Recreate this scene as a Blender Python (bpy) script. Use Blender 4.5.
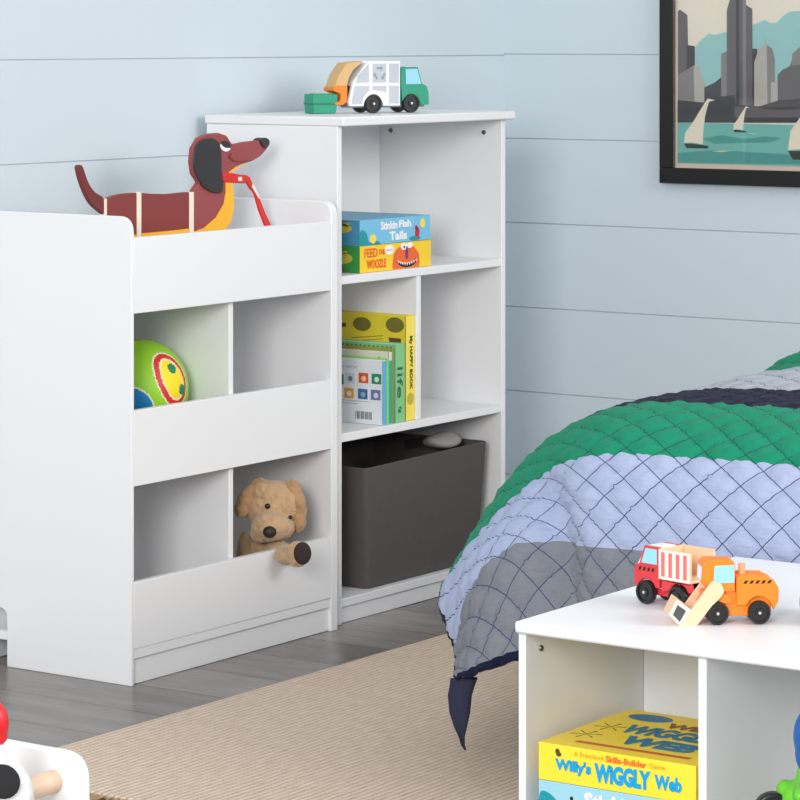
import bpy, bmesh, math, random
from mathutils import Vector, Matrix
random.seed(7)
C = bpy.context.scene
for o in list(bpy.data.objects): bpy.data.objects.remove(o)
PI = math.pi

# ------------------------------------------------------------------ camera
FPX, HOR = 3015.0, 36.0
YAW = math.atan2(2090, FPX)
CAM = (-6.2968, -4.0508, 1.2255)
cd = bpy.data.cameras.new('camera'); cam = bpy.data.objects.new('camera', cd); C.collection.objects.link(cam)
cam.location = CAM
cam.rotation_euler = (PI/2, 0, YAW - PI/2)
cd.sensor_fit = 'HORIZONTAL'; cd.sensor_width = 36; cd.lens = FPX/800*36
cd.shift_y = -(400-HOR)/800
cd.clip_start = .05; cd.clip_end = 60
C.camera = cam

# ------------------------------------------------------------------ light
W = bpy.data.worlds.new('world'); C.world = W; W.use_nodes = True
bg = W.node_tree.nodes['Background']; bg.inputs[0].default_value = (.93, .96, 1, 1); bg.inputs[1].default_value = .60
def area(name, loc, target, sx, sy, power, col):
    l = bpy.data.lights.new(name, 'AREA'); l.shape = 'RECTANGLE'; l.size = sx; l.size_y = sy; l.energy = power; l.color = col
    o = bpy.data.objects.new(name, l); C.collection.objects.link(o); o.location = loc
    o.rotation_euler = (Vector(target)-Vector(loc)).to_track_quat('-Z', 'Y').to_euler(); return o
area('window_light_left', (-6.7, -3.1, 1.9), (-1.9, -.2, .5), 1.3, 1.5, 126, (1, .985, .97))
area('window_light_front', (-1.7, -5.2, 2.3), (-1.6, -.1, .7), 2.0, 1.5, 72, (1, .975, .95))
C.view_settings.view_transform = 'Standard'; C.view_settings.look = 'None'
C.view_settings.gamma = 1; C.view_settings.use_curve_mapping = False
C.view_settings.exposure = 0.35

# ------------------------------------------------------------------ materials
def srgb(c): return tuple(((x/255)/12.92 if x/255 <= .04045 else ((x/255+.055)/1.055)**2.4) for x in c)
MATS = {}
def mat(name, rgb, rough=.5, var=.06, scale=30., bump=0., bscale=200., metal=0., stretch=(1, 1, 1), sheen=0., coat=0.):
    if name in MATS: return MATS[name]
    m = bpy.data.materials.new(name); m.use_nodes = True; nt = m.node_tree; n = nt.nodes; L = nt.links
    p = n['Principled BSDF']; col = srgb(rgb)
    tc = n.new('ShaderNodeTexCoord'); mp = n.new('ShaderNodeMapping'); mp.inputs['Scale'].default_value = stretch
    L.new(tc.outputs['Object'], mp.inputs[0])
    nz = n.new('ShaderNodeTexNoise'); nz.inputs['Scale'].default_value = scale; nz.inputs['Detail'].default_value = 4
    L.new(mp.outputs[0], nz.inputs['Vector'])
    mx = n.new('ShaderNodeMix'); mx.data_type = 'RGBA'
    mx.inputs[6].default_value = (*[c*(1-var) for c in col], 1); mx.inputs[7].default_value = (*[min(1, c*(1+var)) for c in col], 1)
    L.new(nz.outputs['Fac'], mx.inputs[0]); L.new(mx.outputs[2], p.inputs['Base Color'])
    p.inputs['Roughness'].default_value = rough; p.inputs['Metallic'].default_value = metal
    if sheen: p.inputs['Sheen Weight'].default_value = sheen
    if coat: p.inputs['Coat Weight'].default_value = coat
    if bump:
        b = n.new('ShaderNodeBump'); b.inputs['Strength'].default_value = bump; b.inputs['Distance'].default_value = .002
        nb = n.new('ShaderNodeTexNoise'); nb.inputs['Scale'].default_value = bscale; nb.inputs['Detail'].default_value = 5
        L.new(mp.outputs[0], nb.inputs['Vector']); L.new(nb.outputs['Fac'], b.inputs['Height']); L.new(b.outputs[0], p.inputs['Normal'])
    MATS[name] = m; return m
def math_node(nt, op, a, b=None):
    x = nt.nodes.new('ShaderNodeMath'); x.operation = op
    for i, v in enumerate((a, b)):
        if v is None: continue
        if isinstance(v, (int, float)): x.inputs[i].default_value = v
        else: nt.links.new(v, x.inputs[i])
    return x.outputs[0]

WHITE = mat('white_laminate', (236, 236, 237), .38, .01, 3)
SCREW = mat('screw_metal', (120, 118, 115), .35, .1, metal=.9)
WALLP = mat('pale_blue_wall_paint', (204, 216, 222), .6, .02, 1.2, bump=.12, bscale=60, stretch=(1, 1, 1))
TRIMP = mat('white_trim_paint', (228, 231, 233), .5, .02)

def floor_mat():
    m = bpy.data.materials.new('grey_brown_wood_planks'); m.use_nodes = True; nt = m.node_tree; n = nt.nodes; L = nt.links; p = n['Principled BSDF']
    tc = n.new('ShaderNodeTexCoord'); sp = n.new('ShaderNodeSeparateXYZ'); L.new(tc.outputs['Object'], sp.inputs[0])
    sx = math_node(nt, 'DIVIDE', math_node(nt, 'ADD', sp.outputs[0], 10.085), .178)
    idx = math_node(nt, 'FLOOR', sx); fr = math_node(nt, 'FRACT', sx)
    off = math_node(nt, 'MULTIPLY', math_node(nt, 'FRACT', math_node(nt, 'MULTIPLY', math_node(nt, 'SINE', math_node(nt, 'MULTIPLY', idx, 12.9898)), 437.5)), 1.2)
    sy = math_node(nt, 'DIVIDE', math_node(nt, 'ADD', sp.outputs[1], off), 1.2)
    idy = math_node(nt, 'FLOOR', sy); fy = math_node(nt, 'FRACT', sy)
    cb = n.new('ShaderNodeCombineXYZ'); L.new(idx, cb.inputs[0]); L.new(idy, cb.inputs[1])
    wn = n.new('ShaderNodeTexWhiteNoise'); L.new(cb.outputs[0], wn.inputs['Vector'])
    mp = n.new('ShaderNodeMapping'); mp.inputs['Scale'].default_value = (8, 1.4, 1); L.new(tc.outputs['Object'], mp.inputs[0])
    nz = n.new('ShaderNodeTexNoise'); nz.inputs['Scale'].default_value = 2.5; nz.inputs['Detail'].default_value = 8; nz.inputs['Roughness'].default_value = .65; L.new(mp.outputs[0], nz.inputs['Vector'])
    f = math_node(nt, 'ADD', math_node(nt, 'MULTIPLY', nz.outputs['Fac'], .75), math_node(nt, 'MULTIPLY', wn.outputs['Value'], .3))
    cr = n.new('ShaderNodeValToRGB'); L.new(f, cr.inputs[0]); e = cr.color_ramp.elements
    e[0].position = .25; e[0].color = (*srgb((98, 89, 84)), 1); e[1].position = .8; e[1].color = (*srgb((150, 141, 137)), 1)
    gx = math_node(nt, 'LESS_THAN', fr, .018); gy = math_node(nt, 'LESS_THAN', fy, .0025); g = math_node(nt, 'MAXIMUM', gx, gy)
    mx = n.new('ShaderNodeMix'); mx.data_type = 'RGBA'; L.new(g, mx.inputs[0]); L.new(cr.outputs[0], mx.inputs[6]); mx.inputs[7].default_value = (*srgb((55, 48, 45)), 1)
    L.new(mx.outputs[2], p.inputs['Base Color']); p.inputs['Roughness'].default_value = .27
    b = n.new('ShaderNodeBump'); b.inputs['Strength'].default_value = .25; b.inputs['Distance'].default_value = .002
    L.new(math_node(nt, 'SUBTRACT', nz.outputs['Fac'], g), b.inputs['Height']); L.new(b.outputs[0], p.inputs['Normal'])
    return m
def jute_mat():
    m = bpy.data.materials.new('woven_jute'); m.use_nodes = True; nt = m.node_tree; n = nt.nodes; L = nt.links; p = n['Principled BSDF']
    tc = n.new('ShaderNodeTexCoord'); sp = n.new('ShaderNodeSeparateXYZ'); L.new(tc.outputs['Object'], sp.inputs[0])
    w = n.new('ShaderNodeTexNoise'); w.inputs['Scale'].default_value = 6; L.new(tc.outputs['Object'], w.inputs['Vector'])
    yy = math_node(nt, 'ADD', sp.outputs[1], math_node(nt, 'MULTIPLY', w.outputs['Fac'], .012))
    rib = math_node(nt, 'ABSOLUTE', math_node(nt, 'SINE', math_node(nt, 'MULTIPLY', yy, PI/.0135)))
    row = math_node(nt, 'FLOOR', math_node(nt, 'DIVIDE', yy, .0135))
    xx = math_node(nt, 'ADD', math_node(nt, 'MULTIPLY', sp.outputs[0], PI/.011), math_node(nt, 'MULTIPLY', row, 1.57))
    kn = math_node(nt, 'ABSOLUTE', math_node(nt, 'SINE', xx))
    mp = n.new('ShaderNodeMapping'); mp.inputs['Scale'].default_value = (8, 70, 1); L.new(tc.outputs['Object'], mp.inputs[0])
    nz = n.new('ShaderNodeTexNoise'); nz.inputs['Scale'].default_value = 3; nz.inputs['Detail'].default_value = 6; nz.inputs['Roughness'].default_value = .7; L.new(mp.outputs[0], nz.inputs['Vector'])
    h = math_node(nt, 'ADD', math_node(nt, 'MULTIPLY', rib, .6), math_node(nt, 'MULTIPLY', kn, .3))
    f = math_node(nt, 'ADD', math_node(nt, 'MULTIPLY', h, .38), math_node(nt, 'MULTIPLY', nz.outputs['Fac'], .75))
    cr = n.new('ShaderNodeValToRGB'); L.new(f, cr.inputs[0]); e = cr.color_ramp.elements
    e[0].position = .3; e[0].color = (*srgb((176, 148, 124)), 1); e[1].position = .85; e[1].color = (*srgb((242, 222, 202)), 1)
    L.new(cr.outputs[0], p.inputs['Base Color']); p.inputs['Roughness'].default_value = .95
    b = n.new('ShaderNodeBump'); b.inputs['Strength'].default_value = .8; b.inputs['Distance'].default_value = .004
    L.new(math_node(nt, 'ADD', h, math_node(nt, 'MULTIPLY', nz.outputs['Fac'], .4)), b.inputs['Height']); L.new(b.outputs[0], p.inputs['Normal'])
    return m
QD = .0720      # quilting diamond diagonal
def quilt_mat(name, rgb, thread, var=.1):
    m = bpy.data.materials.new(name); m.use_nodes = True; nt = m.node_tree; n = nt.nodes; L = nt.links; p = n['Principled BSDF']; col = srgb(rgb)
    tc = n.new('ShaderNodeTexCoord'); sp = n.new('ShaderNodeSeparateXYZ'); L.new(tc.outputs['UV'], sp.inputs[0])
    s = math_node(nt, 'MULTIPLY', sp.outputs[0], 1/QD); t = math_node(nt, 'MULTIPLY', sp.outputs[1], 1/QD)
    def dist(v):
        fr = math_node(nt, 'FRACT', v); return math_node(nt, 'SUBTRACT', .5, math_node(nt, 'ABSOLUTE', math_node(nt, 'SUBTRACT', fr, .5)))
    d = math_node(nt, 'MINIMUM', dist(math_node(nt, 'ADD', math_node(nt, 'ADD', s, t), 50)), dist(math_node(nt, 'ADD', math_node(nt, 'SUBTRACT', s, t), 50)))
    line = math_node(nt, 'LESS_THAN', d, .017)
    nz = n.new('ShaderNodeTexNoise'); nz.inputs['Scale'].default_value = 40; nz.inputs['Detail'].default_value = 7; nz.inputs['Roughness'].default_value = .7; L.new(tc.outputs['UV'], nz.inputs['Vector'])
    mx = n.new('ShaderNodeMix'); mx.data_type = 'RGBA'; L.new(nz.outputs['Fac'], mx.inputs[0])
    mx.inputs[6].default_value = (*[c*(1-var) for c in col], 1); mx.inputs[7].default_value = (*[min(1, c*(1+var)) for c in col], 1)
    m2 = n.new('ShaderNodeMix'); m2.data_type = 'RGBA'; L.new(line, m2.inputs[0]); L.new(mx.outputs[2], m2.inputs[6]); m2.inputs[7].default_value = (*srgb(thread), 1)
    L.new(m2.outputs[2], p.inputs['Base Color']); p.inputs['Specular IOR Level'].default_value = .2; p.inputs['Roughness'].default_value = .95; p.inputs['Sheen Weight'].default_value = .03
    mp = n.new('ShaderNodeMapping'); mp.inputs['Scale'].default_value = (70, 22, 1); L.new(tc.outputs['UV'], mp.inputs[0])
    nb = n.new('ShaderNodeTexNoise'); nb.inputs['Scale'].default_value = 1.3; nb.inputs['Detail'].default_value = 5; L.new(mp.outputs[0], nb.inputs['Vector'])
    b = n.new('ShaderNodeBump'); b.inputs['Strength'].default_value = .75; b.inputs['Distance'].default_value = .006
    L.new(nb.outputs['Fac'], b.inputs['Height']); L.new(b.outputs[0], p.inputs['Normal'])
    return m

# ------------------------------------------------------------------ helpers
def bx(bm, x0, x1, y0, y1, z0, z1, M=None):
    r = bmesh.ops.create_cube(bm, size=1)
    for v in r['verts']:
        v.co = Vector(((x0+x1)/2+v.co.x*abs(x1-x0), (y0+y1)/2+v.co.y*abs(y1-y0), (z0+z1)/2+v.co.z*abs(z1-z0)))
        if M: v.co = M @ v.co
    return r['verts']
def cyl(bm, p0, p1, r0, r1=None, seg=24):
    p0, p1 = Vector(p0), Vector(p1); r1 = r0 if r1 is None else r1
    r = bmesh.ops.create_cone(bm, cap_ends=True, segments=seg, radius1=r0, radius2=r1, depth=(p1-p0).length)
    M = Matrix.Translation((p0+p1)/2) @ (p1-p0).to_track_quat('Z', 'Y').to_matrix().to_4x4()
    bmesh.ops.transform(bm, matrix=M, verts=r['verts']); return r['verts']
def ball(bm, c, r, seg=24, rot=None):
    q = bmesh.ops.create_uvsphere(bm, u_segments=seg, v_segments=seg//2+2, radius=1)
    r = (r, r, r) if isinstance(r, (int, float)) else r
    M = Matrix.Translation(Vector(c)) @ (rot.to_matrix().to_4x4() if rot else Matrix()) @ Matrix.Diagonal((*r, 1))
    bmesh.ops.transform(bm, matrix=M, verts=q['verts']); return q['verts']
def prism(bm, pts, d):
    """solid whose first face is the closed loop of 3D points pts, swept by vector d"""
    d = Vector(d); a = [bm.verts.new(Vector(p)) for p in pts]; b = [bm.verts.new(Vector(p)+d) for p in pts]
    fs = [bm.faces.new(a), bm.faces.new(b[::-1])]
    for i in range(len(a)):
        j = (i+1) % len(a); fs.append(bm.faces.new((a[j], a[i], b[i], b[j])))
    bmesh.ops.recalc_face_normals(bm, faces=fs); return fs
def rounded(pts, rad, n=5):
    """round the corners of a 2D loop"""
    out = []; N = len(pts)
    for i, p in enumerate(pts):
        p = Vector(p); r = rad[i] if isinstance(rad, (list, tuple)) else rad
        if r <= 0: out.append(tuple(p)); continue
        a = (Vector(pts[i-1])-p); b = (Vector(pts[(i+1) % N])-p); r = min(r, a.length*.49, b.length*.49)
        a = p+a.normalized()*r; b = p+b.normalized()*r
        for k in range(n+1):
            t = k/n; out.append(tuple(a*(1-t)**2+p*2*t*(1-t)+b*t*t))
    return out
def smooth_loop(pts, n=4):
    out = []; N = len(pts)
    for i in range(N):
        p0, p1, p2, p3 = [Vector(pts[(i+k-1) % N]) for k in range(4)]
        for k in range(n):
            t = k/n; out.append(tuple(.5*((2*p1)+(-p0+p2)*t+(2*p0-5*p1+4*p2-p3)*t*t+(-p0+3*p1-3*p2+p3)*t**3)))
    return out
def obj(name, bm, m, parent=None, bevel=0., smooth=False, seg=2):
    if bevel: pass
    me = bpy.data.meshes.new(name); bmesh.ops.recalc_face_normals(bm, faces=bm.faces) if not smooth else None
    bm.to_mesh(me); bm.free()
    for k in (m if isinstance(m, (list, tuple)) else [m]): me.materials.append(k)
    o = bpy.data.objects.new(name, me); C.collection.objects.link(o)
    if parent: o.parent = parent
    if bevel:
        md = o.modifiers.new('bevel', 'BEVEL'); md.width = bevel; md.segments = seg; md.limit_method = 'ANGLE'; md.angle_limit = .6
    if smooth or bevel:
        for f in me.polygons: f.use_smooth = True
        if not smooth or smooth == 'auto':
            me.set_sharp_from_angle(angle=.7)
    return o
def thing(name, label, cat, loc=(0, 0, 0), rz=0, group=None):
    o = bpy.data.objects.new(name, None); C.collection.objects.link(o); o.empty_display_size = .05
    o.location = loc; o.rotation_euler = (0, 0, rz); o['label'] = label; o['category'] = cat
    if group: o['group'] = group
    return o
def tag(o, label, cat, group=None, kind=None):
    o['label'] = label; o['category'] = cat
    if group: o['group'] = group
    if kind: o['kind'] = kind
    return o
def struct(name, bm, m, parent=None, **k):
    o = obj(name, bm, m, parent, **k)
    if not parent: o['kind'] = 'structure'
    return o
B = bmesh.new
def lettering(s, m, parent, name, org, right, up, width, height, ext=.0005, bold=0., shear=0.):
    """raised or printed writing: org = lower left corner"""
    cu = bpy.data.curves.new('writing', 'FONT'); cu.body = s; cu.extrude = .01; cu.offset = bold; cu.shear = shear; cu.resolution_u = 3
    t = bpy.data.objects.new('writing', cu); C.collection.objects.link(t)
    bpy.context.view_layer.update(); dg = bpy.context.evaluated_depsgraph_get()
    me = bpy.data.meshes.new_from_object(t.evaluated_get(dg)); bpy.data.objects.remove(t)
    xs = [v.co.x for v in me.vertices]; ys = [v.co.y for v in me.vertices]
    x0, x1, y0, y1 = min(xs), max(xs), min(ys), max(ys)
    R, U = Vector(right).normalized(), Vector(up).normalized(); N = R.cross(U)
    for v in me.vertices:
        a, b, c = (v.co.x-x0)/(x1-x0)*width, (v.co.y-y0)/(y1-y0)*height, (v.co.z+.01)/.02*ext
        v.co = Vector(org)+R*a+U*b+N*c
    me.materials.clear(); me.materials.append(m)
    o = bpy.data.objects.new(name, me); C.collection.objects.link(o)
    if parent: o.parent = parent
    return o
def objs(name, bm, m, parent=None, **k):
    """every separate piece of bm as an object of its own"""
    left = set(bm.verts); out = []
    while left:
        st = [left.pop()]; isl = set(st)
        while st:
            for e in st.pop().link_edges:
                for w in e.verts:
                    if w not in isl: isl.add(w); left.discard(w); st.append(w)
        nb = B(); mp = {v: nb.verts.new(v.co) for v in isl}
        for f in {f for v in isl for f in v.link_faces}: nb.faces.new([mp[v] for v in f.verts])
        out.append(obj(name, nb, m, parent, **k))
    bm.free(); return out
class Face:
    """a flat face of a box: decals drawn at (a, b) metres from its lower left corner"""
    def __init__(s, org, right, up): s.o, s.r, s.u = Vector(org), Vector(right).normalized(), Vector(up).normalized(); s.n = s.r.cross(s.u)
    def p(s, a, b, h=.0004): return s.o+s.r*a+s.u*b+s.n*h
    def patch(s, bm, pts, h=.0004):
        return prism(bm, [s.p(a, b, h) for a, b in pts], -s.n*(h-.0001))
    def disc(s, bm, a, b, ra, rb=None, h=.0004, n=20):
        rb = rb or ra; return s.patch(bm, [(a+ra*math.cos(2*PI*k/n), b+rb*math.sin(2*PI*k/n)) for k in range(n)], h)
    def rect(s, bm, a0, a1, b0, b1, h=.0004): return s.patch(bm, [(a0, b0), (a1, b0), (a1, b1), (a0, b1)], h)
# measured directions of the photograph, turned into points on real planes
fx, fy = math.cos(YAW), math.sin(YAW); rx, ry = math.sin(YAW), -math.cos(YAW)
def _ray(u, v): p = (u-400)/FPX; return fx+p*rx, fy+p*ry, -(v-HOR)/FPX
def onY(u, v, y): a, b, c = _ray(u, v); t = (y-CAM[1])/b; return Vector((CAM[0]+t*a, y, CAM[2]+t*c))
def onX(u, v, x): a, b, c = _ray(u, v); t = (x-CAM[0])/a; return Vector((x, CAM[1]+t*b, CAM[2]+t*c))

# ------------------------------------------------------------------ room shell
bm = B(); bx(bm, -6.5, .1, -6, .1, -.05, 0); struct('floor', bm, floor_mat())
GZ = .3475; PITCH = .2083
def boards(axis):
    bm = B()
    z = GZ-2*PITCH
    if axis == 'y': bx(bm, -6.5, .1, .0028, .06, 0, 2.6)
    else: bx(bm, .0028, .06, -6, 0, 0, 2.6)
    while z < 2.55:
        z0, z1 = max(z+.0008, 0), min(z+PITCH-.0008, 2.6)
        if axis == 'y': bx(bm, -6.5, .0024, 0, .0026, z0-.003, z1-.003)
        else: bx(bm, 0, .0026, -6, .0024, z0, z1)
        z += PITCH
    return bm
struct('wall_left', boards('y'), WALLP, bevel=.0007, seg=1)
struct('wall_right', boards('x'), WALLP, bevel=.0007, seg=1)
bm = B(); bx(bm, -6.5, -.002, -.016, -.001, .0, .105); struct('baseboard_left', bm, TRIMP, bevel=.003)
bm = B(); bx(bm, -.016, -.001, -6, -.017, .0, .105); struct('baseboard_right', bm, TRIMP, bevel=.003)

# rug with fringe
bm = B(); bx(bm, -2.59, -.35, -3.3, -.63, .0005, .009)
rug = obj('jute_rug', bm, jute_mat(), bevel=.003); tag(rug, 'beige woven jute rug lying on the dark plank floor', 'rug')
bm = B(); y = -.64
while y > -1.75:
    for k in range(3):
        a = random.uniform(-.5, .5); l = random.uniform(.025, .045)
        cyl(bm, (-2.588, y+k*.002, .006), (-2.59-l*math.cos(a), y+k*.002+l*math.sin(a)*.6, .0035), .0013, .0008, 6)
    y -= .014
fr = obj('fringe', bm, mat('jute_fringe', (176, 146, 112), .95, .2), rug); fr['kind'] = 'stuff'

# ------------------------------------------------------------------ cubby bookrack (low unit)
lu = thing('cubby_bookrack', 'low white bookrack with four cubbies and raised front rails beside taller bookcase', 'bookrack', (-1.58, -.22, 0))
def part(name, m, par, x0, x1, y0, y1, z0, z1, bev=.0012):
    L = par.location; bm = B(); bx(bm, x0-L.x, x1-L.x, y0-L.y, y1-L.y, z0-L.z, z1-L.z); return obj(name, bm, m, par, bevel=bev)
def low_side(x0, x1):
    pts = rounded([(-.40, 0), (-.40, .885), (-.032, .885), (-.032, .1134), (-.086, .1134), (-.086, 0)], [0, .032, .006, 0, .02, 0], 6)
    bm = B(); prism(bm, [(x0+1.58, y+.22, z) for y, z in pts], (x1-x0, 0, 0)); return obj('side_panel', bm, WHITE, lu, bevel=.0015)
low_side(-1.9179, -1.9100); low_side(-1.2780, -1.2560)
LX0, LX1 = -1.9097, -1.2783
for z0, z1 in ((.7015, .8448), (.3755, .5187), (.0685, .1946)): part('front_rail', WHITE, lu, LX0, LX1, -.3995, -.385, z0, z1)
for z in (.702, .422): part('shelf', WHITE, lu, LX0, LX1, -.3845, -.043, z, z+.014)
part('bottom_shelf', WHITE, lu, LX0, LX1, -.3975, -.043, .0494, .068)
part('plinth', WHITE, lu, LX0, LX1, -.392, -.378, .0005, .049)
part('divider', WHITE, lu, -1.5994, -1.5856, -.384, -.043, .0685, .4215)
part('divider', WHITE, lu, -1.5994, -1.5856, -.384, -.043, .4365, .7015)
part('back_panel', WHITE, lu, LX0, LX1, -.042, -.036, .116, .8)

# ------------------------------------------------------------------ tall bookcase
tu = thing('tall_bookcase', 'tall white open bookcase with garbage truck on top, in room corner', 'bookcase', (-.9, -.2, 0))
part('side_panel', WHITE, tu, -1.2238, -1.2080, -.376, -.03, .0005, 1.0375)
part('side_panel', WHITE, tu, -.5941, -.5783, -.376, -.03, .0005, 1.0375)
part('top_panel', WHITE, tu, -1.2239, -.5610, -.392, -.024, 1.0378, 1.057, .003)
TX0, TX1 = -1.2078, -.5946
part('shelf', WHITE, tu, TX0, TX1, -.374, -.043, .7075, .725)
part('shelf', WHITE, tu, TX0, TX1, -.374, -.043, .379, .3965)
part('bottom_shelf', WHITE, tu, TX0, TX1, -.374, -.043, .035, .0525)
part('plinth', WHITE, tu, TX0, TX1, -.368, -.352, .0005, .0345)
part('divider', WHITE, tu, -0.9253, -0.91, -.372, -.043, .397, .707)
part('back_panel', WHITE, tu, TX0, TX1, -.042, -.036, .03, 1.036)
for y in (-.0722, -.3283):
    bm = B(); cyl(bm, (-.5943+.9, y+.2, 1.008), (-.5975+.9, y+.2, 1.008), .0055, .0045, 16); obj('screw', bm, SCREW, tu, smooth='auto')

# ------------------------------------------------------------------ play table
pt = thing('play_table', 'low white two-sided cubby table at the foot of the bed, carrying toy trucks', 'table', (-2.574, -2.15, 0))
part('table_top', WHITE, pt, -2.8826, -2.2656, -2.432, -1.8703, .4235, .44, .004)
part('side_panel', WHITE, pt, -2.8716, -2.2766, -1.8818, -1.8704, .0095, .423)
part('side_panel', WHITE, pt, -2.8716, -2.2766, -2.4223, -2.4085, .0095, .423)
for x0, x1 in ((-2.8706, -2.5580), (-2.5450, -2.2776)):
    part('divider', WHITE, pt, x0, x1, -2.1572, -2.1450, .0625, .423)
part('middle_panel', WHITE, pt, -2.5575, -2.5455, -2.408, -1.8822, .0625, .423)
part('bottom_shelf', WHITE, pt, -2.8706, -2.2776, -2.408, -1.8822, .048, .062)
part('plinth', WHITE, pt, -2.862, -2.850, -2.408, -1.8822, .0095, .0475)
part('plinth', WHITE, pt, -2.298, -2.286, -2.408, -1.8822, .0095, .0475)
bm = B(); cyl(bm, (-2.8333+2.574, -1.8820+2.15, 0.3969), (-2.8333+2.574, -1.8842+2.15, 0.3969), .0045, .0038, 16); obj('screw', bm, SCREW, pt, smooth='auto')

# ------------------------------------------------------------------ bed
bd = thing('bed', 'bed with mattress under the patchwork quilt, head against right wall', 'bed', (-1.1, -2.0, 0))
wood = mat('white_bed_frame', (225, 222, 216), .5, .04)
part('mattress', mat('mattress_ticking', (232, 232, 232), .9, .03), bd, -2.10, -.10, -2.48, -1.545, .35, .575, .05)
part('bed_frame', wood, bd, -2.10, -.08, -2.48, -1.55, .24, .349, .006)
for x in (-2.06, -.15):
    for y in (-2.44, -1.6): part('leg', wood, bd, x-.025, x+.025, y-.025, y+.025, .0095, .2395, .004)
part('headboard', wood, bd, -.075, -.03, -2.5, -1.52, .05, .78, .01)

# quilt: a cloth sheet draped over the mattress, quilted in diamonds; grid of support points (s from foot hem to head, t from left hem)
GS = [0, .19, .38, .50, .63, .86, 1.05, 1.24, 1.40, 1.60, 2.2]
GT = [0, .10, .20, .30, .40, .60, .80, 1.10, 1.45]
GP_ = [
 [(-2.250,-1.352,.186), (-2.262,-1.412,.208), (-2.256,-1.480,.232), (-2.246,-1.545,.240), (-2.240,-1.620,.238), (-2.246,-1.800,.236), (-2.240,-1.985,.240), (-2.246,-2.28,.238), (-2.24,-2.60,.238)],
 [(-2.140,-1.282,.200), (-2.190,-1.350,.325), (-2.205,-1.432,.398), (-2.205,-1.520,.415), (-2.230,-1.605,.424), (-2.234,-1.790,.430), (-2.230,-1.975,.430), (-2.234,-2.27,.430), (-2.23,-2.60,.430)],
 [(-2.000,-1.156,.265), (-2.030,-1.235,.355), (-2.065,-1.335,.446), (-2.120,-1.445,.520), (-2.160,-1.555,.556), (-2.165,-1.750,.566), (-2.165,-1.950,.565), (-2.165,-2.25,.565), (-2.165,-2.58,.54)],
 [(-1.880,-1.125,.275), (-1.900,-1.175,.370), (-1.945,-1.262,.462), (-2.000,-1.375,.540), (-2.055,-1.505,.592), (-2.065,-1.730,.610), (-2.065,-1.930,.611), (-2.065,-2.24,.611), (-2.06,-2.56,.58)],
 [(-1.740,-1.120,.275), (-1.770,-1.165,.375), (-1.820,-1.235,.470), (-1.880,-1.355,.551), (-1.930,-1.480,.598), (-1.945,-1.715,.622), (-1.945,-1.920,.624), (-1.945,-2.23,.624), (-1.94,-2.55,.59)],
 [(-1.560,-1.140,.250), (-1.580,-1.180,.350), (-1.620,-1.245,.450), (-1.670,-1.345,.545), (-1.710,-1.455,.597), (-1.720,-1.700,.626), (-1.720,-1.910,.628), (-1.720,-2.22,.628), (-1.71,-2.55,.59)],
 [(-1.370,-1.160,.240), (-1.390,-1.195,.340), (-1.430,-1.250,.440), (-1.480,-1.345,.545), (-1.520,-1.450,.602), (-1.530,-1.690,.640), (-1.530,-1.905,.640), (-1.530,-2.22,.635), (-1.52,-2.55,.59)],
 [(-1.180,-1.180,.240), (-1.200,-1.215,.340), (-1.240,-1.270,.440), (-1.290,-1.350,.540), (-1.330,-1.450,.594), (-1.340,-1.690,.632), (-1.340,-1.905,.632), (-1.340,-2.22,.627), (-1.33,-2.55,.59)],
 [(-1.060,-1.180,.250), (-1.080,-1.205,.355), (-1.110,-1.255,.460), (-1.160,-1.330,.562), (-1.200,-1.435,.622), (-1.210,-1.690,.668), (-1.210,-1.905,.670), (-1.210,-2.22,.665), (-1.20,-2.55,.61)],
 [(-0.870,-1.190,.250), (-0.890,-1.220,.355), (-0.930,-1.270,.465), (-0.970,-1.345,.572), (-1.010,-1.445,.636), (-1.020,-1.690,.690), (-1.020,-1.905,.692), (-1.020,-2.22,.690), (-1.01,-2.55,.62)],
 [(-0.220,-1.220,.240), (-0.240,-1.255,.340), (-0.280,-1.310,.440), (-0.330,-1.390,.540), (-0.370,-1.480,.588), (-0.380,-1.690,.612), (-0.380,-1.905,.612), (-0.380,-2.22,.612), (-0.37,-2.55,.58)]]
def hermite(K, V, q):
    q = min(max(q, K[0]), K[-1]); i = 0
    while i < len(K)-2 and q > K[i+1]: i += 1
    h = K[i+1]-K[i]; t = (q-K[i])/h
    def tan(k):
        if k == 0: return (V[1]-V[0])/(K[1]-K[0])
        if k == len(K)-1: return (V[k]-V[k-1])/(K[k]-K[k-1])
        a, b = K[k]-K[k-1], K[k+1]-K[k]
        return ((V[k]-V[k-1])/a*b+(V[k+1]-V[k])/b*a)/(a+b)
    return (2*t**3-3*t*t+1)*V[i]+(t**3-2*t*t+t)*h*tan(i)+(-2*t**3+3*t*t)*V[i+1]+(t**3-t*t)*h*tan(i+1)
GV = [[Vector(p) for p in r] for r in GP_]
_rows = {}
def quilt_point(s, t):
    key = round(t, 5)
    if key not in _rows: _rows[key] = [hermite(GT, r, t) for r in GV]
    p = hermite(GS, _rows[key], s)
    e = max(0, 1-s/.45)
    g = math.exp(-((t-.33+s*.12)/.045)**2)*max(0, min(1, (.50-s)/.2))*min(1, s/.15)
    p = p+Vector((.020, -.008, 0))*g-Vector((.008, -.002, 0))*math.exp(-((t-.42+s*.12)/.05)**2)*max(0, min(1, (.50-s)/.2))
    return p+Vector((-.006*math.sin(t*13+1.)*min(1, t/.3)*e*.6, 0, .004*math.sin(s*9+t*5)*min(1, t/.3)))
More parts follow.
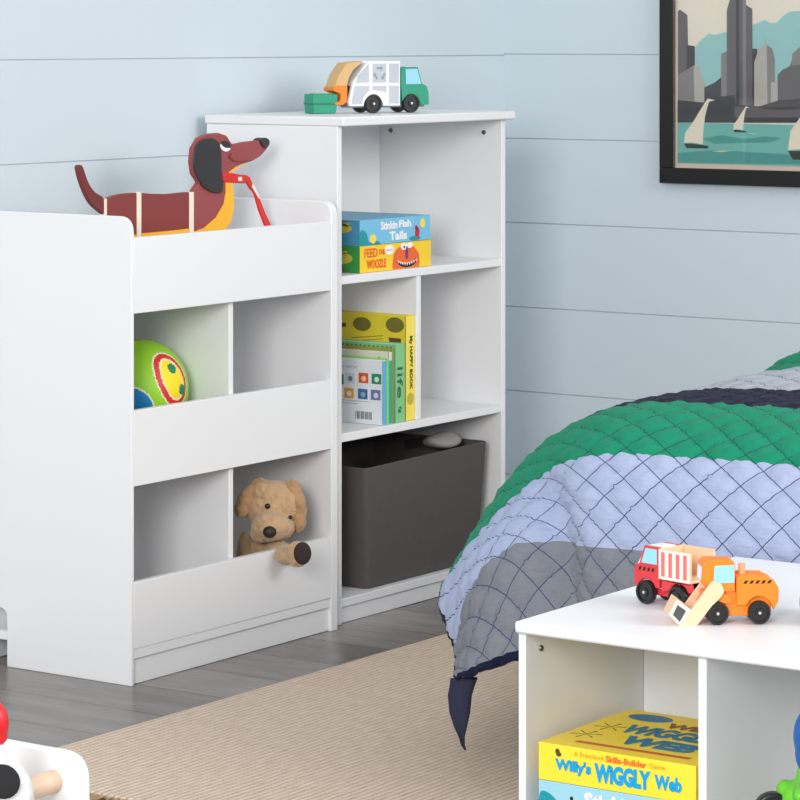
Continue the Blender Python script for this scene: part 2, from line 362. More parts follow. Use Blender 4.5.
def quilt_mesh():
    ds = .0080; S1, T1 = 2.18, 1.44; ns, nt_ = int(S1/ds), int(T1/ds)
    P = [[quilt_point(i*ds, j*ds) for j in range(nt_+1)] for i in range(ns+1)]
    verts = []; 
    for i in range(ns+1):
        for j in range(nt_+1):
            p = P[i][j]; du = P[min(i+1, ns)][j]-P[max(i-1, 0)][j]; dv = P[i][min(j+1, nt_)]-P[i][max(j-1, 0)]
            n = dv.cross(du)
            if n.length > 1e-12: n.normalize()
            if n.z < -.2: n = -n
            s, t = i*ds/QD, j*ds/QD
            f = lambda q: abs(math.sin(PI*q))
            puff = .0074*(f(s+t)*f(s-t))**.45
            puff *= min(1, .25+t/.10); wr = .0012*math.sin(s*37+3*math.sin(t*9))+.0010*math.sin(t*41+2*math.sin(s*11))
            verts.append(p+n*(puff+wr))
    faces, mi = [], []
    for i in range(ns):
        for j in range(nt_):
            a = i*(nt_+1)+j; faces.append((a, a+1, a+nt_+2, a+nt_+1)); s, t = (i+.5)*ds, (j+.5)*ds
            if s < .017 or t < .011: k = 3
            elif s < .19: k = 0
            elif s < .38: k = 1
            elif s < .597: k = 2
            elif s < .86: k = 3
            elif s < 1.245: k = 4
            elif s < 1.5: k = 2
            else: k = 1
            mi.append(k)
    me = bpy.data.meshes.new('patchwork_quilt'); me.from_pydata(verts, [], faces)
    uv = me.uv_layers.new(name='uv')
    for pl in me.polygons:
        pl.use_smooth = True; pl.material_index = mi[pl.index]
        for li in pl.loop_indices:
            v = me.loops[li].vertex_index; uv.data[li].uv = ((v//(nt_+1))*ds, (v % (nt_+1))*ds)
    return me
TH = (62, 70, 104)
me = quilt_mesh()
for m in (quilt_mat('grey_quilted_cotton', (124, 127, 135), TH), quilt_mat('lavender_blue_quilted_cotton', (165, 175, 204), TH),
          quilt_mat('green_quilted_cotton', (24, 134, 100), (22, 84, 78)), quilt_mat('navy_quilted_cotton', (20, 25, 50), (14, 17, 34)),
          quilt_mat('light_grey_quilted_cotton', (170, 174, 182), (112, 116, 132))): me.materials.append(m)
q = bpy.data.objects.new('patchwork_quilt', me); C.collection.objects.link(q)
md = q.modifiers.new('thickness', 'SOLIDIFY'); md.thickness = .006; md.offset = -1
tag(q, 'striped green, blue, grey and navy quilt with diamond stitching draped over the bed', 'quilt')
# corner tip of the navy backing hanging down
bm = B(); tip = quilt_point(0.0, 0.0); rings = []
base = tip+Vector((rx, ry, 0))*.010+Vector((0, 0, .004))
prof = [(0, .026, .006), (.012, .024, .003), (.028, .023, -.001), (.055, .020, -.001), (.078, .013, .000), (.095, .006, .002), (.108, .004, .004), (.116, .002, .008)]
Rv = Vector((rx, ry, 0)); Fv = Vector((fx, fy, 0))
SC = 1.0
for dz, w_, off in prof:
    c = base+Vector((0, 0, -dz*SC))+Rv*off
    rings.append([bm.verts.new(c+Rv*(w_*.85*math.cos(k*PI/6))+Fv*(w_*.28*math.sin(k*PI/6)+.004*math.sin(2*k*PI/6))) for k in range(12)])
for a, b in zip(rings, rings[1:]):
    for k in range(12): bm.faces.new((a[k], a[(k+1) % 12], b[(k+1) % 12], b[k]))
bm.faces.new(rings[0][::-1]); bm.faces.new(rings[-1])
o = obj('corner_tip', bm, mat('navy_binding', (34, 38, 62), .9, .1, bump=.3), q, smooth=True); o['label'] = 'folded navy corner of the quilt hanging down'
# ------------------------------------------------------------------ framed print on the right wall
pr = thing('framed_print', 'black framed city skyline print with sailboats hanging on the wall above the bed', 'picture', (0, -.9, .87))
y0, y1, z0, z1 = -0.4555, -1.30, 0.8743, 1.98
BLK = mat('black_frame_paint', (12, 10, 10), .45, .1)
fw = .037; L = pr.location
bm = B()
def loc3(v): return Vector(v)-L
for (a, b, c, d) in ((y1, y0, z0, z0+fw), (y1, y0, z1-fw, z1), (y0-fw, y0, z0+fw, z1-fw), (y1, y1+fw, z0+fw, z1-fw)):
    bx(bm, -.024, -.0005, a-L.y, b-L.y, c-L.z, d-L.z)
obj('frame', bm, BLK, pr, bevel=.002)
bm = B(); bx(bm, -.010, -.001, y1+fw-L.y, y0-fw-L.y, z0+fw-L.z, z1-fw-L.z)
obj('mount', bm, mat('cream_paper', (244, 222, 204), .7, .02), pr)
PM = [mat('print_sky', (250, 240, 222), .6, .02), mat('print_cloud', (166, 216, 214), .6, .02), mat('print_water', (128, 200, 190), .6, .05, 8),
      mat('print_tower', (112, 108, 110), .6, .04), mat('print_dark', (74, 72, 76), .6, .05), mat('print_pale', (196, 194, 184), .6, .03),
      mat('print_sail', (250, 240, 218), .6, .02), mat('print_hull', (60, 62, 52), .6, .05), mat('print_deepwater', (88, 168, 160), .6, .04), mat('print_mid', (146, 142, 142), .6, .03)]
bm = B(); XP = -.0102
lay = [0]
def pp(k, pts, world=False):
    """one flat printed colour area on the sheet"""
    lay[0] += 1; x = XP-.00012*lay[0]
    P = [(x, p[0]-L.y, p[1]-L.z) if world else tuple(onX(640+p[0]/4, p[1]/4, XP)-L) for p in pts]
    if not world: P = [(x, p[1], p[2]) for p in P]
    fs = [bm.faces.new([bm.verts.new(p) for p in P])]
    for f in fs:
        f.material_index = k
        f.normal_update()
        if f.normal.x > 0: f.normal_flip()
iy0, iy1, iz0, iz1 = onX(678, 100, XP).y, y1+fw+.015, onX(678, 163, XP).z, z1-fw-.015
pp(0, [(iy0, iz0), (iy1, iz0), (iy1, iz1), (iy0, iz1)], True)
zw = onX(678, 122.5, XP).z
pp(1, [(222, 188), (236, 168), (250, 156), (275, 134), (300, 140), (345, 128), (400, 118), (455, 98), (480, 88), (500, 78), (520, 92), (545, 92), (575, 62), (600, 46), (640, 44), (760, 10), (900, 30), (1050, -30), (1350, -40), (1350, 492), (222, 492)])
pp(3, [(152, 45), (160, 38), (190, 60), (192, 180), (220, 185), (222, 490), (152, 490)])
pp(4, [(190, 60), (192, 180), (220, 185), (222, 420), (205, 420), (186, 300)])
pp(9, [(152, 300), (215, 262), (222, 480), (152, 480)])
pp(5, [(215, 262), (240, 262), (244, 300), (262, 330), (262, 480), (220, 480)])
pp(4, [(258, 350), (300, 330), (326, 308), (330, 480), (258, 480)])
pp(9, [(325, 215), (348, 205), (348, 480), (325, 480)])
pp(3, [(348, 40), (360, 0), (360, -140), (425, -140), (425, 20), (450, 35), (452, 480), (348, 480)])
pp(4, [(385, -120), (398, -120), (398, 480), (385, 480)])
pp(9, [(412, -100), (425, -100), (426, 470), (412, 470)])
pp(4, [(450, 195), (470, 195), (475, 480), (450, 480)])
pp(5, [(458, 250), (475, 200), (500, 178), (503, 140), (506, 178), (530, 195), (540, 235), (540, 480), (458, 480)])
pp(9, [(508, 180), (530, 195), (540, 235), (540, 480), (512, 480)])
pp(5, [(525, 330), (552, 325), (552, 480), (525, 480)])
pp(3, [(552, 300), (570, 280), (600, 265), (618, 220), (650, 180), (760, 170), (770, 480), (552, 480)])
pp(9, [(610, 215), (650, 180), (700, 200), (705, 255), (610, 262)])
pp(3, [(770, 120), (850, 60), (860, -60), (930, -60), (940, 200), (1100, 210), (1200, 330), (1350, 330), (1350, 480), (770, 480)])
pp(4, [(152, 400), (255, 410), (330, 385), (380, 380), (382, 420), (480, 425), (560, 400), (640, 395), (1350, 410), (1350, 492), (152, 490)])
pp(3, [(380, 425), (560, 440), (760, 430), (760, 470), (380, 470)])
pp(2, [(iy0, zw), (iy1, zw-.002), (iy1, iz0), (iy0, iz0)], True)
pp(8, [(250, 555), (330, 540), (420, 556), (500, 545), (570, 552), (520, 570), (400, 572), (300, 575)])
pp(8, [(154, 612), (300, 600), (640, 620), (1300, 640), (1300, 668), (154, 650)])
def boat(ox, oy, k, flip=1):
    P = lambda l: [(ox+a*k, oy+b*k) for a, b in l]
    pp(6, P([(0, 0), (5, -40), (40, -90), (70, -140), (95, -178), (125, -172), (100, -165), (85, -110), (78, -50), (75, 5), (30, -2)]))
    pp(7, P([(0, 2), (30, 2), (100, 12), (95, 22), (10, 20)]))
    pp(6, P([(110, 32), (190, 30), (150, 36)]))
boat(178, 572, 1); boat(376, 518, .52); boat(595, 600, 1.9); boat(1000, 560, .8)
obj('print', bm, PM, pr)
gl = bpy.data.materials.new('picture_glass'); gl.use_nodes = True; nt = gl.node_tree; nt.nodes.clear()
o_ = nt.nodes.new('ShaderNodeOutputMaterial'); ms = nt.nodes.new('ShaderNodeMixShader'); tr = nt.nodes.new('ShaderNodeBsdfTransparent'); gs = nt.nodes.new('ShaderNodeBsdfGlossy'); gs.inputs['Roughness'].default_value = .03
fn = nt.nodes.new('ShaderNodeFresnel'); fn.inputs[0].default_value = 1.35
nt.links.new(fn.outputs[0], ms.inputs[0]); nt.links.new(tr.outputs[0], ms.inputs[1]); nt.links.new(gs.outputs[0], ms.inputs[2]); nt.links.new(ms.outputs[0], o_.inputs[0])
bm = B(); bx(bm, -.0185, -.0165, y1+fw+.0004-L.y, y0-fw-.0004-L.y, z0+fw+.0004-L.z, z1-fw-.0004-L.z); obj('glass_pane', bm, gl, pr)

# ------------------------------------------------------------------ fabric bin
bn = thing('fabric_bin', 'dark grey fabric storage bin in the bottom of the tall bookcase', 'bin', (-.871, -.205, .0535))
GREY = mat('charcoal_fabric', (84, 79, 77), .95, .08, 60, bump=.35, bscale=500)
GREYI = mat('dark_bin_lining', (52, 50, 50), .95, .08, 60)
def bin_shell():
    bm = B(); H = .262; n = 18
    def ring(z, ins):
        k = z/H; hx, hy = .214+.022*k-ins, .150+.010*k-ins
        pts = rounded([(-hx, -hy), (hx, -hy), (hx, hy), (-hx, hy)], .012, 3)
        return [bm.verts.new((x, y-.004*math.sin(PI*min(1, max(0, (x+hx)/(2*hx))))*k*(1 if y < 0 else 0), z+(.004*math.sin(x*9)*k))) for x, y in pts]
    R = [ring(H*i/6, 0) for i in range(7)]+[ring(H, .004)]+[ring(H*i/6, .004) for i in range(5, 0, -1)]+[ring(.005, .004)]
    for a, b in zip(R, R[1:]):
        for k in range(len(a)): bm.faces.new((a[k], a[(k+1) % len(a)], b[(k+1) % len(a)], b[k]))
    bm.faces.new(R[0][::-1]); bm.faces.new(R[-1]); return bm
obj('body', bin_shell(), GREY, bn, bevel=.0015)
# stitched hem band and handles
def strap(bm, P, w, th, wdir):
    wd = Vector(wdir)*w/2; rows = []
    for i, p in enumerate(P):
        p = Vector(p); d = (Vector(P[min(i+1, len(P)-1)])-Vector(P[max(i-1, 0)])).normalized(); nn = d.cross(Vector(wdir)).normalized()*th/2
        rows.append([bm.verts.new(p+wd+nn), bm.verts.new(p-wd+nn), bm.verts.new(p-wd-nn), bm.verts.new(p+wd-nn)])
    for a, b in zip(rows, rows[1:]):
        for k in range(4): bm.faces.new((a[k], a[(k+1) % 4], b[(k+1) % 4], b[k]))
    bm.faces.new(rows[0][::-1]); bm.faces.new(rows[-1])
bm = B(); strap(bm, [(.230, -.06+.12*k/12, .240+.010*math.sin(PI*k/12)) for k in range(13)], .004, .022, (1, 0, 0)); obj('handle', bm, GREYI, bn, smooth='auto')
# folded light grey cloth inside the bin
bm = B(); vs = ball(bm, (0, 0, 0), (.048, .040, .017), 28)
for v in bm.verts: v.co.z += .005*math.sin(v.co.x*40)+.004*math.cos(v.co.y*50)
cl = obj('folded_cloth', bm, mat('light_grey_cloth', (150, 148, 146), .95, .06, bump=.4), smooth=True); cl.location = (-.722, -.300, .322)
cl.rotation_euler = (0, .12, -.1)
tag(cl, 'light grey cloth bundle peeking over the rim of the dark fabric bin', 'cloth')

# ------------------------------------------------------------------ game boxes on the top shelf
MW = mat('white_print', (244, 244, 244), .5, .01); MOR = mat('orange_print', (236, 104, 40), .5, .03); MRED = mat('red_print', (196, 40, 52), .5, .05)
MBL = mat('black_print', (28, 28, 30), .5, .1); MYE = mat('yellow_print', (250, 222, 70), .5, .03); MGR = mat('green_print', (48, 140, 62), .5, .06)
MTE = mat('teal_print', (20, 150, 158), .5, .05); MOL = mat('olive_print', (196, 182, 60), .5, .06); MPK = mat('pink_print', (232, 178, 190), .5, .04)
def game_box(name, label, loc, w, d, h, m, gm='game boxes stacked on the bookcase shelf', rz=0):
    t = thing(name, label, 'game', loc, rz, gm)
    bm = B(); bx(bm, 0, w, 0, d, 0, h); obj('carton', bm, m, t, bevel=.0008); return t
gx, gy = -1.1240, -.362
b1 = game_box('board_game', 'yellow and green game box with orange mouth, under the blue box on bookcase shelf', (gx, gy, .7255), .267, .267, .056, mat('yellow_carton', (250, 208, 40), .42, .03))
F1 = Face((0, 0, 0), (1, 0, 0), (0, 0, 1)); S1 = Face((0, .267, 0), (0, -1, 0), (0, 0, 1))
bm = B(); S1.rect(bm, 0, .267, 0, .056); obj('side_print', bm, MGR, b1)
bm = B(); S1.disc(bm, .22, .03, .028, .012, .0008); S1.patch(bm, [(.21, .043), (.235, .046), (.232, .038)], .0008); obj('side_badge', bm, MOL, b1)
bm = B(); S1.disc(bm, .20, .005, .03, .004, .0008); obj('side_blob', bm, MRED, b1)
lettering('FEED', MOR, b1, 'writing', (.016, -.0006, .031), (1, 0, 0), (0, 0, 1), .048, .019, bold=.02)
lettering('THE', MOR, b1, 'writing', (.068, -.0006, .035), (1, 0, 0), (0, 0, 1), .024, .011, bold=.02)
lettering('WOOZLE', MOR, b1, 'writing', (.024, -.0006, .007), (1, 0, 0), (0, 0, 1), .072, .019, bold=.03)
bm = B(); F1.patch(bm, rounded([(.118, .001), (.125, .035), (.145, .048), (.18, .050), (.20, .046), (.22, .03), (.224, .001)], .008)); obj('monster_print', bm, MOR, b1)
bm = B(); F1.patch(bm, smooth_loop([(.133, .018), (.15, .006), (.178, .002), (.205, .008), (.212, .02), (.19, .012), (.165, .010), (.145, .013)], 3), .0008); obj('mouth_print', bm, MBL, b1)
bm = B()
for k in range(9): a = .138+k*.0085; F1.patch(bm, [(a, .0195-.0075*math.sin(PI*(k+.3)/9)), (a+.006, .019-.0075*math.sin(PI*(k+.8)/9)), (a+.003, .013-.0075*math.sin(PI*(k+.5)/9))], .0012)
F1.disc(bm, .163, .047, .012, .007, .0010); F1.disc(bm, .185, .049, .011, .006, .0010); F1.disc(bm, .108, .043, .017, .010, .0012); obj('teeth_print', bm, MW, b1)
bm = B(); F1.disc(bm, .173, .033, .005, .014, .0010); F1.disc(bm, .163, .046, .003, .003, .0014); obj('nose_print', bm, mat('purple_print', (120, 40, 110), .5, .05), b1)
lettering('MADE ME', MPK, b1, 'writing', (.096, -.0014, .041), (1, 0, 0), (0, 0, 1), .024, .004)
b2 = game_box('board_game', 'light blue game box with white title stacked on the yellow box', (gx+.001, gy+.001, .7822), .265, .265, .054, mat('sky_blue_carton', (120, 192, 226), .42, .05, 12))
S2 = Face((0, .265, 0), (0, -1, 0), (0, 0, 1))
bm = B(); S2.rect(bm, 0, .265, 0, .054); obj('side_print', bm, mat('steel_blue_print', (70, 140, 176), .5, .06), b2)
bm = B(); S2.disc(bm, .215, .036, .030, .010, .0008); S2.patch(bm, [(.205, .044), (.24, .05), (.236, .04)], .0008); obj('side_badge', bm, MOL, b2)
bm = B(); S2.disc(bm, .17, .014, .02, .013, .0008); obj('side_blob', bm, MRED, b2)
bm = B(); F1.patch(bm, smooth_loop([(.001, .001), (.002, .03), (.012, .033), (.026, .024), (.034, .006), (.06, .008), (.075, .004), (.07, .001)], 3)); F1.disc(bm, .205, .006, .022, .005); obj('bush_print', bm, MTE, b2)
bm = B(); F1.disc(bm, .048, .013, .011, .010, .0008); F1.disc(bm, .235, .037, .009, .010, .0008); objs('sun_print', bm, MYE, b2)
bm = B(); F1.disc(bm, .214, .018, .008, .011, .0012); F1.disc(bm, .210, .029, .005, .005, .0012); obj('bird_print', bm, MRED, b2)
lettering('Stinkin', MW, b2, 'writing', (.076, -.0006, .030), (1, 0, 0), (0, 0, 1), .062, .018, bold=.04)
lettering('Fish', MW, b2, 'writing', (.144, -.0006, .032), (1, 0, 0), (0, 0, 1), .046, .016, bold=.04)
lettering('Tails', MW, b2, 'writing', (.108, -.0006, .006), (1, 0, 0), (0, 0, 1), .066, .019, bold=.04)

# ------------------------------------------------------------------ books in the middle cubby
def book(label, x0, x1, y0, d, h, cover, z=.397, lean=0.):
    """standing book, spine towards the room; cover on -x"""
    t = thing('picture_book', label, 'book', (x0, y0, z), 0, 'picture books in the middle cubby of the tall bookcase')
    w = x1-x0; c = .0016
    bm = B(); bx(bm, 0, c, 0, d, 0, h); bx(bm, w-c, w, 0, d, 0, h); bx(bm, 0, w, 0, c*1.2, 0, h); obj('cover', bm, cover, t, bevel=.0006)
    bm = B(); bx(bm, c+.0002, w-c-.0002, .0022, d-.004, .003, h-.003); obj('pages', bm, mat('book_pages', (236, 230, 214), .8, .04, 300, stretch=(40, 1, 1)), t)
    return t
BY = -.366
bk = book('tall yellow book with two dark oval spots and green-lettered spine, against the divider', -0.9600, -0.9257, BY, .255, .226, mat('lemon_cover', (226, 208, 52), .4, .08, 8))
bm = B(); bx(bm, .001, .0333, -.0006, 0, .001, .225); obj('spine_print', bm, mat('spine_yellow', (250, 226, 92), .45, .03), bk)
CB = Face((0, .255, 0), (0, -1, 0), (0, 0, 1))     # cover of this book, a = from the back edge forwards
def cov(bm, bk_, u, v, ru, rv, D, h=.0006):
    p = onX(u, v, bk_.location.x); Fc = Face((0, D, 0), (0, -1, 0), (0, 0, 1)); Fc.disc(bm, bk_.location.y+D-p.y, p.z-bk_.location.z, ru, rv, h)
bm = B(); cov(bm, bk, 362, 324, .024, .015, .255); cov(bm, bk, 395, 325, .024, .0165, .255); objs('spot_print', bm, mat('olive_spot', (112, 108, 40), .5, .25, 60), bk)
bm = B(); p = onX(395, 341, bk.location.x); CB.patch(bm, [(BY+.255-p.y-.014, p.z-.397-.006), (BY+.255-p.y+.016, p.z-.397-.008), (BY+.255-p.y+.016, p.z-.397+.006), (BY+.255-p.y-.017, p.z-.397+.007)], .0006)
p = onX(343, 325, bk.location.x); CB.rect(bm, BY+.255-p.y-.02, BY+.255-p.y+.008, p.z-.397-.004, p.z-.397+.005, .0006); objs('label_print', bm, mat('brown_print', (92, 66, 50), .5, .1), bk)
bm = B()
for du, dv in ((0, 0), (6, 3)):
    p0 = onX(352+du, 338+dv, bk.location.x); p1 = onX(383, 336+dv, bk.location.x)
    CB.patch(bm, [(BY+.255-p0.y, p0.z-.397), (BY+.255-p1.y, p1.z-.397), (BY+.255-p1.y, p1.z-.3955), (BY+.255-p0.y, p0.z-.3955)], .0006)
objs('line_print', bm, mat('thin_olive_print', (120, 112, 40), .5), bk)
lettering('My HAPPY BOOK', mat('dark_olive_print', (72, 92, 40), .5), bk, 'writing', (.011, -.0012, .182), (0, 0, -1), (1, 0, 0), .115, .014, bold=.03)
bm = B(); Face((0, 0, 0), (1, 0, 0), (0, 0, 1)).disc(bm, .0172, .047, .013, .013, .0011); obj('spine_emblem', bm, MOL, bk)
LG = mat('mint_cover', (134, 200, 140), .5, .05)
bk = book('pale green book with large dark green spine title, beside the yellow book', -0.9980, -0.9605, BY+.001, .235, .168, LG)
lettering('life', mat('deep_green_print', (40, 104, 70), .5), bk, 'writing', (.0075, -.0006, .118), (0, 0, -1), (1, 0, 0), .066, .020, bold=.0)
lettering('fg', mat('deep_green_print', (40, 104, 70), .5), bk, 'writing', (.011, -.0006, .034), (0, 0, -1), (1, 0, 0), .014, .012)
bm = B(); Fc = Face((0, .235, 0), (0, -1, 0), (0, 0, 1))
for k in range(14): Fc.disc(bm, .075+k*.0115, .159, .0032, .0045, .0006)
obj('dot_border', bm, mat('leaf_print', (70, 128, 60), .5), bk)
bk = book('slim olive book squeezed between the pale green and cream books', -1.0075, -0.9985, BY+.004, .22, .160, mat('olive_cover', (150, 158, 74), .5, .06))
bk = book('cream book with thin grey lines and a teal spine, behind the white picture book', -1.0210, -1.0080, BY+.002, .225, .153, mat('cream_cover', (222, 222, 208), .5, .04))
bm = B(); bx(bm, .0004, .0126, -.0006, 0, .001, .135); obj('spine_print', bm, mat('teal_spine', (52, 168, 140), .5, .04), bk)
bm = B(); Fc = Face((0, .225, 0), (0, -1, 0), (0, 0, 1))
for k in range(3): Fc.rect(bm, .08, .19, .139-.005*k, .1402-.005*k, .0005)
objs('line_print', bm, mat('grey_line_print', (168, 170, 170), .5), bk)
bm = B(); Fc.patch(bm, [(.200, .132), (.212, .130), (.214, .141), (.208, .137), (.199, .143)], .0006); obj('emblem_print', bm, MBL, bk)
bk = book('thin lime green book next to the white picture book', -1.0315, -1.0215, BY+.0005, .2, .140, mat('lime_cover', (150, 214, 110), .45, .05))
bk = book('white picture book with rows of coloured squares and a blue spine', -1.0465, -1.0320, BY+.0, .225, .137, mat('white_cover', (226, 232, 236), .4, .02))
bm = B(); bx(bm, .0006, .0140, -.0006, 0, .001, .136); obj('spine_print', bm, mat('blue_spine', (92, 178, 220), .5, .04), bk)
cx = bk.location.x; D = .225; Fc = Face((0, D, 0), (0, -1, 0), (0, 0, 1))
for (u, v, c1, c2) in ((350, 378, (206, 214, 220), (120, 130, 140)), (363.5, 378, (206, 84, 52), (240, 200, 140)), (376.5, 379, (30, 134, 92), (200, 226, 216)),
                       (349, 393, (222, 160, 48), (240, 220, 200)), (362.8, 394, (66, 96, 160), (120, 180, 150)), (375.7, 395, (108, 116, 160), (206, 206, 224)), (339, 379, (40, 130, 100), (60, 160, 120))):
    p = onX(u, v, cx); a, b = bk.location.y+D-p.y, p.z-bk.location.z
    bm = B(); Fc.rect(bm, a-.0125, a+.0125, b-.0108, b+.0108, .0005); obj('picture_square', bm, mat('square_%d_%d_%d' % c1, c1, .5, .08, 90), bk)
    bm = B(); Fc.disc(bm, a+.001, b-.001, .0062, .006, .0009, 9); obj('picture_motif', bm, mat('motif_%d_%d_%d' % c2, c2, .5, .2, 200), bk)
GL = mat('grey_line_print', (168, 170, 170), .5)
lettering('our library', GL, bk, 'writing', (-.0006, .17, .117), (0, -1, 0), (0, 0, 1), .105, .006)
bm = B()
for k in range(2): Fc.rect(bm, .05, .19-.03*k, .047-.006*k, .0482-.006*k, .0005)
objs('line_print', bm, GL, bk)
bm = B()
for k in range(12): Fc.rect(bm, .155+k*.0036, .155+k*.0036+(.0022 if k % 3 else .0012), .010, .026, .0005)
obj('barcode_print', bm, mat('barcode_print', (90, 92, 96), .5), bk)

# ------------------------------------------------------------------ boxes in the play table
bx0, by0 = -2.8655, -1.8985
W_ = .2405
def tbox(name, label, z, h, m):
    t = thing(name, label, 'game', (bx0, by0, z), 0, 'game boxes stacked in the play table'); bm = B(); bx(bm, 0, .24, -W_, 0, 0, h); obj('carton', bm, m, t, bevel=.0008); return t
YC = mat('bright_yellow_carton', (252, 222, 58), .42, .03)
t1 = tbox('board_game', 'yellow game box with blue bubble lettering, topmost in the play table cubby', .2285, .050, YC)
CY = mat('cyan_print', (0, 160, 216), .5, .04); DKB = mat('lid_blue_print', (44, 120, 156), .5, .1)
FF = Face((0, 0, 0), (0, -1, 0), (0, 0, 1))
lettering('A Preschool', mat('soft_orange_print', (238, 160, 50), .5), t1, 'writing', (-.0006, -.056, .0385), (0, -1, .0), (0, 0, 1), .045, .0065)
lettering('Skills-Builder', MOR, t1, 'writing', (-.0006, -.105, .0372), (0, -1, 0), (0, 0, 1), .062, .0085, bold=.025)
lettering('Game', mat('soft_orange_print', (238, 160, 50), .5), t1, 'writing', (-.0006, -.171, .0385), (0, -1, .0), (0, 0, 1), .024, .0065)
lettering("Willy's", CY, t1, 'writing', (-.0006, -.0265, .0125), (0, -1, 0), (0, 0, 1), .056, .0200, bold=.05)
lettering('WiGGLY', CY, t1, 'writing', (-.0006, -.0875, .0085), (0, -1, 0), (0, 0, 1), .086, .0255, bold=.06)
lettering('Web', CY, t1, 'writing', (-.0006, -.179, .0120), (0, -1, 0), (0, 0, 1), .041, .0195, bold=.05)
bm = B(); FF.disc(bm, .030, .041, .0035, .004, .0006); FF.disc(bm, .032, .0375, .004, .003, .0008); objs('insect_print', bm, mat('brown_print', (92, 66, 50), .5), t1)
TT = Face((0, 0, .05), (0, -1, 0), (1, 0, 0))
bm = B(); TT.disc(bm, .055, .205, .034, .02); TT.rect(bm, .165, .23, .150, .172); objs('lid_badge', bm, DKB, t1)
lettering('WIGGLY', DKB, t1, 'writing', (.110, -.055, .0504), (0, -1, 0), (1, 0, 0), .150, .048, bold=.05)
lettering('WEB', DKB, t1, 'writing', (.052, -.085, .0504), (0, -1, 0), (1, 0, 0), .115, .046, bold=.06)
lettering("WILLY'S", mat('lid_brown_print', (140, 84, 50), .5), t1, 'writing', (.166, -.095, .0504), (0, -1, 0), (1, 0, 0), .13, .028, bold=.05)
bm = B(); TT.patch(bm, [(.040, .026), (.215, .026), (.215, .036), (.040, .036)]); obj('lid_stripe', bm, mat('lid_rust_print', (196, 96, 52), .5, .25, 90), t1)
bm = B()
for (a, b) in ((.03, .075), (.035, .13), (.2, .1)):
    for k in range(6):
        an = k*PI/3+.3; TT.patch(bm, [(a, b), (a+.022*math.cos(an), b+.022*math.sin(an)), (a+.022*math.cos(an+.12), b+.022*math.sin(an+.12))])
obj('spider_print', bm, mat('spider_print_dark', (96, 92, 40), .5), t1)
t2 = tbox('board_game', 'light blue game box with white title, directly under the yellow game box', .1735, .0545, mat('pale_blue_carton', (158, 208, 224), .42, .05, 10))
lettering('Stinkin', MW, t2, 'writing', (-.0006, -.072, .026), (0, -1, 0), (0, 0, 1), .075, .022, bold=.05)
bm = B(); FF.patch(bm, smooth_loop([(.002, .001), (.002, .036), (.012, .040), (.024, .034), (.034, .022), (.04, .002)], 3)); obj('bush_print', bm, MTE, t2)
bm = B(); FF.disc(bm, .052, .036, .0025, .003, .0006); FF.disc(bm, .098, .012, .006, .006, .0006); objs('insect_print', bm, MBL, t2)
t3 = tbox('board_game', 'green game box in the middle of the play table stack', .118, .055, mat('green_carton', (88, 168, 90), .42, .05))
t4 = tbox('board_game', 'orange game box at the bottom of the play table stack', .0625, .055, mat('orange_carton', (232, 140, 60), .42, .05))

# ------------------------------------------------------------------ toy trucks
RUB = mat('black_wheel_paint', (28, 28, 30), .35, .15); HUB = mat('steel_hub', (205, 205, 205), .3, .05, metal=.6)
MAPLE = mat('natural_maple', (232, 196, 160), .5, .08, 20, stretch=(1, 1, 8)); WHT = mat('white_toy_paint', (236, 238, 240), .4, .02)
GLZ = mat('toy_window_blue', (150, 208, 228), .35, .04)
def wheels(t, xs, r, hw, wth, m=RUB):
    for x in xs:
        for sgn in (1, -1):
            bm = B(); n = 28; y0_, y1_ = sgn*hw, sgn*(hw+wth)
            prof = [(r*.92, y0_), (r, y0_+sgn*wth*.15), (r, y1_-sgn*wth*.15), (r*.93, y1_), (r*.76, y1_), (r*.72, y1_-sgn*wth*.22), (r*.40, y1_-sgn*wth*.22), (r*.36, y1_-sgn*wth*.08), (r*.001, y1_-sgn*wth*.08)]
            rings = [[bm.verts.new((x+a*math.cos(2*PI*k/n), y, r+a*math.sin(2*PI*k/n))) for k in range(n)] for a, y in prof]
            for a, b in zip(rings, rings[1:]):
                for k in range(n): bm.faces.new((a[k], a[(k+1) % n], b[(k+1) % n], b[k]))
            bm.faces.new(rings[0])
            w = obj('wheel', bm, m, t, smooth='auto')
            bm = B(); cyl(bm, (x, y1_-sgn*wth*.1, r), (x, y1_+sgn*.0008, r), r*.13, seg=12); obj('hub', bm, HUB, w, smooth='auto')
def slab(bm, pts, y0, y1): return prism(bm, [(x, y0, z) for x, z in pts], (0, y1-y0, 0))
def arch(cx_, r, z0, n=8, rev=False):
    a = [(cx_+r*math.cos(PI*k/n), z0+r*math.sin(PI*k/n)) for k in range(n+1)]; return a[::-1] if rev else a

